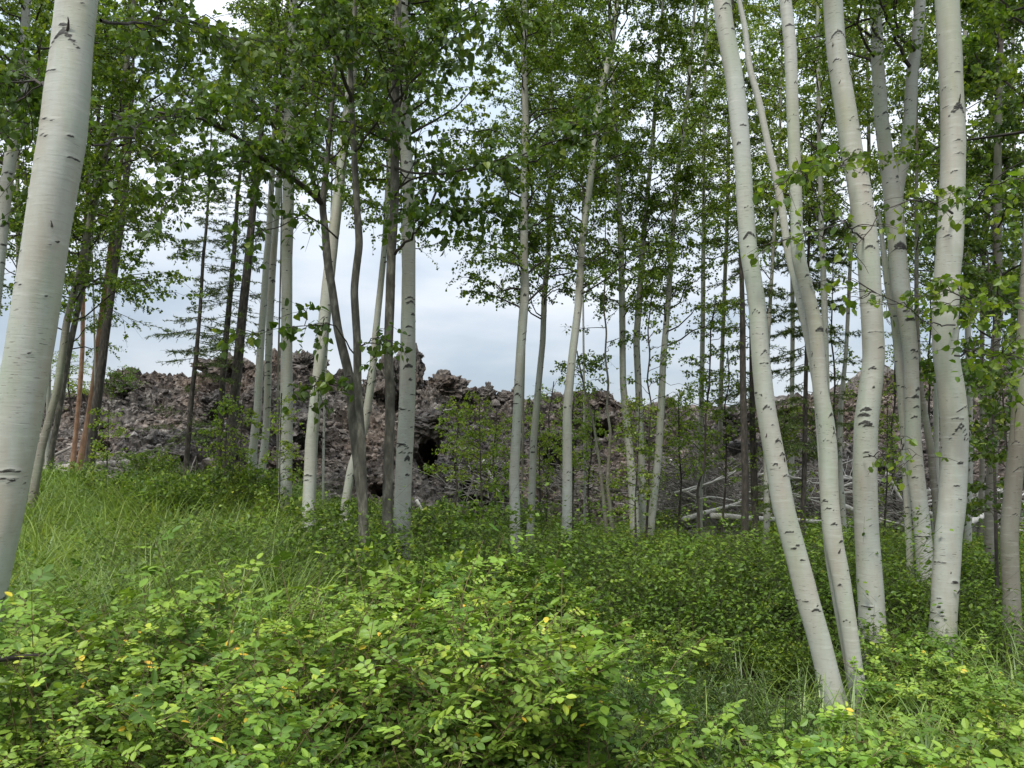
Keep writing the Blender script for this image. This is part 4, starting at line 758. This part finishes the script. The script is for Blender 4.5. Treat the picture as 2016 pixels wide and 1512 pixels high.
# ------------------------------------------------------------------ undergrowth (ground cover nobody could count)
def undergrowth():
    bm, lm = MB(), MB()
    n = 6600; Yp = 4.6 + 15.5 * rng.random(n) ** .85; Xp = (rng.random(n) - .5) * 2 * (.72 * Yp + 1.5)
    keep = ~((Xp < -.45 * Yp + .6) & (Yp > 6) & (rng.random(n) < .5)); keep &= (vnoise(Xp * 1.15 + 3, Yp * 1.15, 75) > .36); Xp, Yp = Xp[keep], Yp[keep]; n = len(Xp)
    hol = sst(1.25 - np.hypot((Xp - 2.8) / 3.6, (Yp - 6.2) / 2.0))
    big_ = vnoise(Xp * .55, Yp * .55, 71); h = (.24 + 1.3 * big_ ** 2.4 + .45 * vnoise(Xp * 1.7, Yp * 1.7, 73) ** 2 + .2 * rng.random(n)) * (1 - .68 * hol) * (1 - .55 * sst((Yp - 12.5) / 5))
    ns_ = 6; bi = np.repeat(np.arange(n), ns_); m = len(bi); az = rng.random(m) * 2 * pi; lean = .25 + .5 * rng.random(m)
    d = np.stack([np.cos(az) * lean, np.sin(az) * lean, np.ones(m)], -1); H = h[bi] * (.6 + .5 * rng.random(m))
    s = np.linspace(0, 1, 4)[None, :, None]; b0 = np.stack([Xp, Yp, ground(Xp, Yp)], -1)[bi]
    path = b0[:, None] + H[:, None, None] * (d[:, None] * s + np.stack([np.cos(az), np.sin(az), -np.ones(m) * .3], -1)[:, None] * .3 * s ** 2)
    tubes(bm, path, np.full((m, 4), .0025) * (1 - .6 * s[:, :, 0]), 3)
    li = np.repeat(np.arange(m), 13); q = len(li); t = .25 + .75 * rng.random(q); f = t * 3; i0 = np.minimum(f.astype(int), 2); ff = (f - i0)[:, None]
    pos = path[li, i0] * (1 - ff) + path[li, i0 + 1] * ff
    oa = rng.random(q) * 2 * pi; off = np.stack([np.cos(oa), np.sin(oa), .15 * rng.normal(size=q)], -1); pos = pos + off * (.02 + .10 * rng.random(q))[:, None]
    yb = sst((Yp[bi][li] - 6) / 8); tone = np.clip(rng.random(q) * .6 + .32 * yb + .25 * (vnoise(pos[:, 0] * .9, pos[:, 1] * .9, 72) - .4) + .25 * (t - .5), 0, 1)  # lower leaves toned darker, painting shade into the gaps; paler green farther back
    nz = rng.normal(scale=.4, size=(q, 3)) + [0, 0, 1]; ax = off + rng.normal(scale=.35, size=(q, 3)); near_ = Yp[bi][li] < 8.5
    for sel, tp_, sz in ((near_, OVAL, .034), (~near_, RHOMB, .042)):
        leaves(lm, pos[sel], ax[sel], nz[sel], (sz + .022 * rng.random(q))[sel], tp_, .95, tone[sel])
    tag(obj('undergrowth', lm.me('undergrowth'), M['leaf_under']), 'low leafy undergrowth carpeting the forest floor under the birches', 'undergrowth', None, 'stuff')
    tag(obj('undergrowth_stems', bm.me('undergrowth_stems'), M['ustem']), 'thin stems carrying the low leafy undergrowth', 'undergrowth', None, 'stuff')
undergrowth()
def blades(mb, x, y, h, wd, lean, az, tone):
    n = len(x); s = np.linspace(0, 1, 6); b0 = np.stack([x, y, ground(x, y)], -1)
    dh = np.stack([np.cos(az), np.sin(az), np.zeros(n)], -1); sd = np.stack([-np.sin(az), np.cos(az), np.zeros(n)], -1)
    pth = b0[:, None] + dh[:, None] * (lean * h)[:, None, None] * (s ** 2)[None, :, None] + np.array([0, 0, 1.]) * h[:, None, None] * (s - .45 * lean[:, None] * s ** 2.5)[..., None]
    ww = wd[:, None] * np.array([.7, 1, 1, .85, .5, .05])[None]; Lf = pth - sd[:, None] * ww[..., None]; Rt = pth + sd[:, None] * ww[..., None]
    V = np.stack([Lf, Rt], 2).reshape(-1, 3); i, j = np.meshgrid(np.arange(n), np.arange(5), indexing='ij'); b = i * 12 + j * 2
    Q = np.stack([b, b + 1, b + 3, b + 2], -1).reshape(-1, 4); mb.add(V, None, Q, np.repeat(tone, 5))
def grass():
    mb = MB(); n = 27000
    cl = rng.integers(0, 620, n)
    CY = 4.8 + 11 * rng.random(620) ** .9; CX = -(.28 + .5 * rng.random(620)) * CY - .0
    x = CX[cl] + rng.normal(0, .09, n); y = CY[cl] + rng.normal(0, .10, n)
    blades(mb, x, y, .7 + .8 * rng.random(n), .004 + .005 * rng.random(n), .4 + .9 * rng.random(n), rng.random(n) * 2 * pi, np.clip(rng.random(n) * .8 + .2 * (vnoise(x, y, 5)), 0, 1))
    # scattered blades elsewhere
    n = 9000; y = 2.6 + 9 * rng.random(n); x = (rng.random(n) - .5) * 1.5 * y
    blades(mb, x, y, .3 + .45 * rng.random(n), .0025 + .003 * rng.random(n), .4 + .8 * rng.random(n), rng.random(n) * 2 * pi, rng.random(n) * .9)
    tag(obj('grass', mb.me('grass', True), M['grass']), 'tall arching bright green grass on the left bank', 'grass', None, 'stuff')
grass()

# ------------------------------------------------------------------ foreground rose bushes, fine-leaved plants, grass tufts
def rose_mesh(seed, h=1.2, nst=15, nleaf=26, big=.042):
    global rng; keep = rng; rng = np.random.default_rng(seed); bm, lm, hm = MB(), MB(), MB()
    az = rng.random(nst) * 2 * pi; lean = .15 + .75 * rng.random(nst); H = h * (.6 + .45 * rng.random(nst))
    s = np.linspace(0, 1, 7)[None, :, None]; b0 = np.stack([rng.normal(0, .10, nst), rng.normal(0, .10, nst), np.full(nst, -.03)], -1)
    dh = np.stack([np.cos(az), np.sin(az), np.zeros(nst)], -1)
    path = b0[:, None] + H[:, None, None] * (np.array([0, 0, 1.]) * (s - .22 * lean[:, None, None] * s ** 3) + dh[:, None] * (lean[:, None, None] * .75 * s ** 1.5)) + np.cumsum(rng.normal(scale=.012, size=(nst, 7, 3)), 1)
    tubes(bm, path, .0045 * (1 - .7 * s[:, :, 0]) * np.ones((nst, 1)), 5)
    # side shoots
    ns2 = nst * 4; bi = rng.integers(0, nst, ns2); t = .35 + .6 * rng.random(ns2); f = t * 6; i0 = np.minimum(f.astype(int), 5); ff = (f - i0)[:, None]
    p0 = path[bi, i0] * (1 - ff) + path[bi, i0 + 1] * ff; a2 = rng.random(ns2) * 2 * pi; d2 = np.stack([np.cos(a2), np.sin(a2), .3 + .5 * rng.random(ns2)], -1)
    s4 = np.linspace(0, 1, 7)[None, :, None]; p2 = p0[:, None] + d2[:, None] * s4 * (.12 + .16 * rng.random(ns2))[:, None, None]; tubes(bm, p2, .002 * (1 - .5 * s4[:, :, 0]) * np.ones((ns2, 1)), 3)
    allp = np.concatenate([path, p2]); B = len(allp); wts = np.concatenate([np.full(nst, 3.), np.full(ns2, 1.)]); wts /= wts.sum()
    nl = nst * nleaf; bi = rng.choice(B, nl, p=wts); t = .3 + .7 * rng.random(nl); t = np.where(bi >= nst, rng.random(nl), t); f = t * 6; i0 = np.minimum(f.astype(int), 5); ff = (f - i0)[:, None]
    p0 = allp[bi, i0] * (1 - ff) + allp[bi, i0 + 1] * ff; a3 = rng.random(nl) * 2 * pi
    rd = np.stack([np.cos(a3), np.sin(a3), .25 + .35 * rng.normal(size=nl)], -1); rd = unit(rd); rl = big * 2.1 * (.7 + .5 * rng.random(nl))
    nr = unit(np.cross(np.cross(rd, [0, 0, 1.]), rd) + rng.normal(scale=.25, size=(nl, 3))); sd = unit(np.cross(rd, nr)); tn = rng.random(nl)
    rp = p0[:, None] + rd[:, None] * rl[:, None, None] * np.linspace(0, 1, 3)[None, :, None]; tubes(bm, rp, np.full((nl, 3), .0009), 3)
    for (u, sg, sc) in ((1.0, 0, 1.1), (.78, 1, 1), (.78, -1, 1), (.45, 1, .85), (.45, -1, .85), (.18, 1, .65), (.18, -1, .65)):
        if abs(u - .18) < .01: sel = rng.random(nl) < .5
        else: sel = np.ones(nl, bool)
        ax = rd if sg == 0 else rd * .35 + sd * sg
        leaves(lm, (p0 + rd * (rl * u)[:, None])[sel], (ax + rng.normal(scale=.08, size=(nl, 3)) + [0, 0, -.12])[sel], (nr + rng.normal(scale=.22, size=(nl, 3)))[sel], (big * sc * (.85 + .3 * rng.random(nl)))[sel], OVAL, .95, np.clip(tn * .9 + .1 * rng.random(nl) + rng.normal(0, .03, nl), 0, 1)[sel])
    for k in range(2):
        e = path[rng.integers(0, nst), -1] + rng.normal(scale=.03, size=3); V = I1[0] * np.array([.007, .007, .010]) + e; hm.add(V, I1[1])
    r = (bm.me('stem_cluster', True), lm.me('foliage'), hm.me('rose_hip', True)); rng = keep; return r
RL = [rose_mesh(111, .72, 11, 24, .046), rose_mesh(112, .85, 10, 26, .05), rose_mesh(113, .62, 12, 22, .044)]
RP = [rose_mesh(101, 1.2, 12, 25, .042), rose_mesh(102, 1.3, 11, 27, .046), rose_mesh(103, 1.0, 14, 24, .035), rose_mesh(104, 1.35, 10, 25, .049)]
RT = [rose_mesh(121, 1.55, 6, 20, .038), rose_mesh(122, 1.45, 5, 24, .042)]
def rose(px, Y, v, label, grp, sc=1.0, z=0, low=False):
    x = (px - 1008) / F * Y; t = thing('rose_bush', label, 'bush', (x, Y, float(ground(x, Y)) + z), grp); t.rotation_euler = (0, 0, random.random() * 6.28); t.scale = (sc, sc, sc)
    s_, l_, h_ = RT[v % 2] if low == 2 else RL[v % 3] if low else RP[v]
    obj('stem_cluster', s_, M['stem'], t); obj('foliage', l_, M['leaf_rose'], t)
    if v == 0: obj('rose_hip', h_, M['hip'], t)
    return t
def scatter(n, px0, px1, y0, y1, label, grp, smin=.6, smax=1.2, low=False):
    for k in range(n):
        u = (k + .5) / n; Y = random.uniform(y0, y1); px = px0 + (px1 - px0) * ((k * .618034) % 1); rose(px, Y, k % 4, label, grp, random.uniform(smin, smax), 0, low)
scatter(17, -150, 520, 2.8, 4.6, 'pale green wild rose bush in the thicket at the lower left corner', 'rose bushes at the lower left')
scatter(14, 480, 980, 2.9, 4.8, 'pale green wild rose bush in the thicket at the lower middle left', 'rose bushes at the lower middle')
scatter(12, -100, 700, 4.4, 6.0, 'wild rose bush farther back beside the grass on the left bank', 'rose bushes behind the lower left thicket', .6, .9)
scatter(5, 970, 1150, 3.3, 4.4, 'tall wild rose bush with yellowing leaves at the lower centre', 'rose bushes at the lower centre', .9, 1.15)
scatter(23, 1440, 2080, 2.7, 4.0, 'yellow-green wild rose bush in front of the right birches', 'rose bushes at the lower right', .8, 1.12, True)
scatter(14, 1720, 2150, 4.4, 7.0, 'wild rose bush around the foot of the stout right birch', 'rose bushes around the right birches', .55, .85, True)
scatter(4, 1180, 1400, 5.5, 6.6, 'low wild rose bush in the shaded hollow right of centre', 'rose bushes in the shaded hollow', .5, .7)
scatter(10, 650, 1150, 5.2, 8.0, 'wild rose bush in front of the stout middle birch foot', 'rose bushes before the middle birches', .7, 1.05)
def fine_mesh(seed, h=.6):
    global rng; keep = rng; rng = np.random.default_rng(seed); bm, lm = MB(), MB(); n = 16
    az = rng.random(n) * 2 * pi; lean = .15 + .4 * rng.random(n); H = h * (.5 + .6 * rng.random(n)); s = np.linspace(0, 1, 6)[None, :, None]
    dh = np.stack([np.cos(az), np.sin(az), np.zeros(n)], -1); path = dh[:, None] * (.08 + lean[:, None, None] * s) * H[:, None, None] + np.array([0, 0, 1.]) * H[:, None, None] * s
    tubes(bm, path, np.full((n, 6), .003), 4)
    m = n * 130; bi = rng.integers(0, n, m); t = .2 + .8 * rng.random(m); f = t * 5; i0 = np.minimum(f.astype(int), 4); ff = (f - i0)[:, None]; p0 = path[bi, i0] * (1 - ff) + path[bi, i0 + 1] * ff
    a = rng.random(m) * 2 * pi; d = np.stack([np.cos(a), np.sin(a), .5 + .4 * rng.normal(size=m)], -1); p0 = p0 + d * (.05 * rng.random(m) * (1.2 - t))[:, None]
    leaves(lm, p0, d, rng.normal(scale=.4, size=(m, 3)) + [0, 0, 1], .018 + .022 * rng.random(m), RHOMB, .42)
    r = (bm.me('stem_cluster', True), lm.me('foliage')); rng = keep; return r
FP = [fine_mesh(201), fine_mesh(202, .5), fine_mesh(203, .7)]
def fine(n, px0, px1, y0, y1, label, grp, smin=.8, smax=1.2):
    for k in range(n):
        Y = random.uniform(y0, y1); px = px0 + (px1 - px0) * ((k * .618034) % 1); x = (px - 1008) / F * Y
        t = thing('mugwort_plant', label, 'plant', (x, Y, float(ground(x, Y))), grp); t.rotation_euler = (0, 0, random.random() * 6.28); q = random.uniform(smin, smax); t.scale = (q, q, q)
        s_, l_ = FP[k % 3]; obj('stem_cluster', s_, M['ustem'], t); obj('foliage', l_, M['leaf_fern'], t)
scatter(9, 250, 640, 7.0, 10.5, 'wild rose bush among the tall grass on the left bank', 'rose bushes in the tall grass', .6, .8)
scatter(17, 200, 1120, 3.5, 5.2, 'tall arching wild rose bush topping the thicket left of centre', 'tall rose bushes of the left thicket', .78, 1.08, 2)
fine(60, 980, 1560, 3.3, 6.6, 'feathery dark green plant in the hollow at the lower right of centre', 'feathery plants in the shaded hollow', .6, 1.05)
fine(26, 330, 1000, 2.5, 3.6, 'feathery plant at the bottom edge under the roses', 'feathery plants at the bottom left')
def shrub_mesh(seed, h):
    global rng; keep = rng; rng = np.random.default_rng(seed); bm, lm = MB(), MB(); n = 26
    az = rng.random(n) * 2 * pi; lean = .2 + .7 * rng.random(n); H = h * (.55 + .5 * rng.random(n)); s = np.linspace(0, 1, 7)[None, :, None]
    dh = np.stack([np.cos(az), np.sin(az), np.zeros(n)], -1); path = dh[:, None] * (.06 + .75 * lean[:, None, None] * s ** 1.4) * H[:, None, None] + np.array([0, 0, 1.]) * H[:, None, None] * (s - .25 * lean[:, None, None] * s ** 3) + np.cumsum(rng.normal(scale=.012, size=(n, 7, 3)), 1)
    tubes(bm, path, .004 * (1 - .7 * s[:, :, 0]) * np.ones((n, 1)), 4)
    limb_leaves(bm, lm, path, H, 7, 8, .045, RHOMB, .22, .95, -.1, .25, 1.0)
    # turn most leaves flat to the light: a second, level layer at the shoot tips
    m = n * 26; bi = rng.integers(0, n, m); t = .45 + .55 * rng.random(m); f = t * 6; i0 = np.minimum(f.astype(int), 5); ff = (f - i0)[:, None]; p0 = path[bi, i0] * (1 - ff) + path[bi, i0 + 1] * ff
    a = rng.random(m) * 2 * pi; d = np.stack([np.cos(a), np.sin(a), .12 * rng.normal(size=m)], -1)
    leaves(lm, p0 + d * (.09 * rng.random(m))[:, None], d, rng.normal(scale=.3, size=(m, 3)) + [0, 0, 1], .034 + .02 * rng.random(m), RHOMB, .95, np.clip(.35 + .6 * rng.random(m), 0, 1))
    r = (bm.me('stem_cluster', True), lm.me('foliage')); rng = keep; return r
SP = [shrub_mesh(301, .8), shrub_mesh(302, 1.0), shrub_mesh(303, .9), shrub_mesh(304, .7)]
def shrubs(n, px0, px1, y0, y1, label, grp, smin=.6, smax=1.1):
    for k in range(n):
        Y = y0 + (y1 - y0) * ((k * .754877) % 1); px = px0 + (px1 - px0) * ((k * .618034) % 1); x = (px - 1008) / F * Y
        t = thing('leafy_shrub', label, 'shrub', (x, Y, float(ground(x, Y)) - .03), grp); t.rotation_euler = (0, 0, random.random() * 6.28); q = random.uniform(smin, smax); t.scale = (q, q, q * random.uniform(.8, 1.1))
        s_, l_ = SP[k % 4]; obj('stem_cluster', s_, M['ustem'], t); obj('foliage', l_, M['leaf_under'], t)
shrubs(22, 620, 1150, 7.0, 11.5, 'leafy green shrub among the slim birches in the middle ground', 'shrubs under the middle birches', .8, 1.55)
shrubs(20, 1130, 1560, 8.6, 11.5, 'yellow-green shrub between the birch trio and the leaning birch', 'shrubs right of centre', .6, 1.25)
shrubs(10, 1130, 1560, 7.0, 9.0, 'low shaded shrub behind the hollow right of centre', 'shrubs behind the hollow', .5, .85)
shrubs(16, 1600, 2080, 8.2, 11.5, 'leafy shrub behind the right birch cluster', 'shrubs behind the right birches', .7, 1.1)
shrubs(26, 250, 680, 10.0, 15.0, 'bright yellow-green shrub around the feet of the left birch cluster', 'shrubs under the left birches', .8, 1.5)
shrubs(14, 40, 480, 14.0, 18.5, 'leafy shrub along the top of the grassy left bank', 'shrubs on the left bank', .8, 1.3)
shrubs(14, 660, 1280, 13.0, 18.0, 'bright low shrub in front of the foot of the lava slope', 'shrubs before the lava slope', .6, 1.0)
def tuft(px, Y, label, n=160, h=.75):
    mb = MB(); x0 = (px - 1008) / F * Y; c = np.array([x0, Y, float(ground(x0, Y))]); x = x0 + rng.normal(0, .06, n); y = Y + rng.normal(0, .06, n)
    blades(mb, x, y, h * (.6 + .5 * rng.random(n)), .003 + .003 * rng.random(n), .5 + .8 * rng.random(n), rng.random(n) * 2 * pi, rng.random(n) * .7)
    mb.V = [v - c for v in mb.V]; tag(obj('grass_tuft', mb.me('grass_tuft', True), M['grass'], None, c), label, 'grass tuft')
tuft(1960, 3.3, 'arching grass tuft in the lower right corner')
tuft(1880, 3.4, 'arching grass tuft left of the lower right corner')
tuft(1800, 4.2, 'grass tuft in front of the stout right birch')
tuft(1300, 4.0, 'small arching grass tuft in the hollow at the bottom', 70, .5)
tuft(700, 5.6, 'dry grass tuft among roses left of centre', 120, .6)
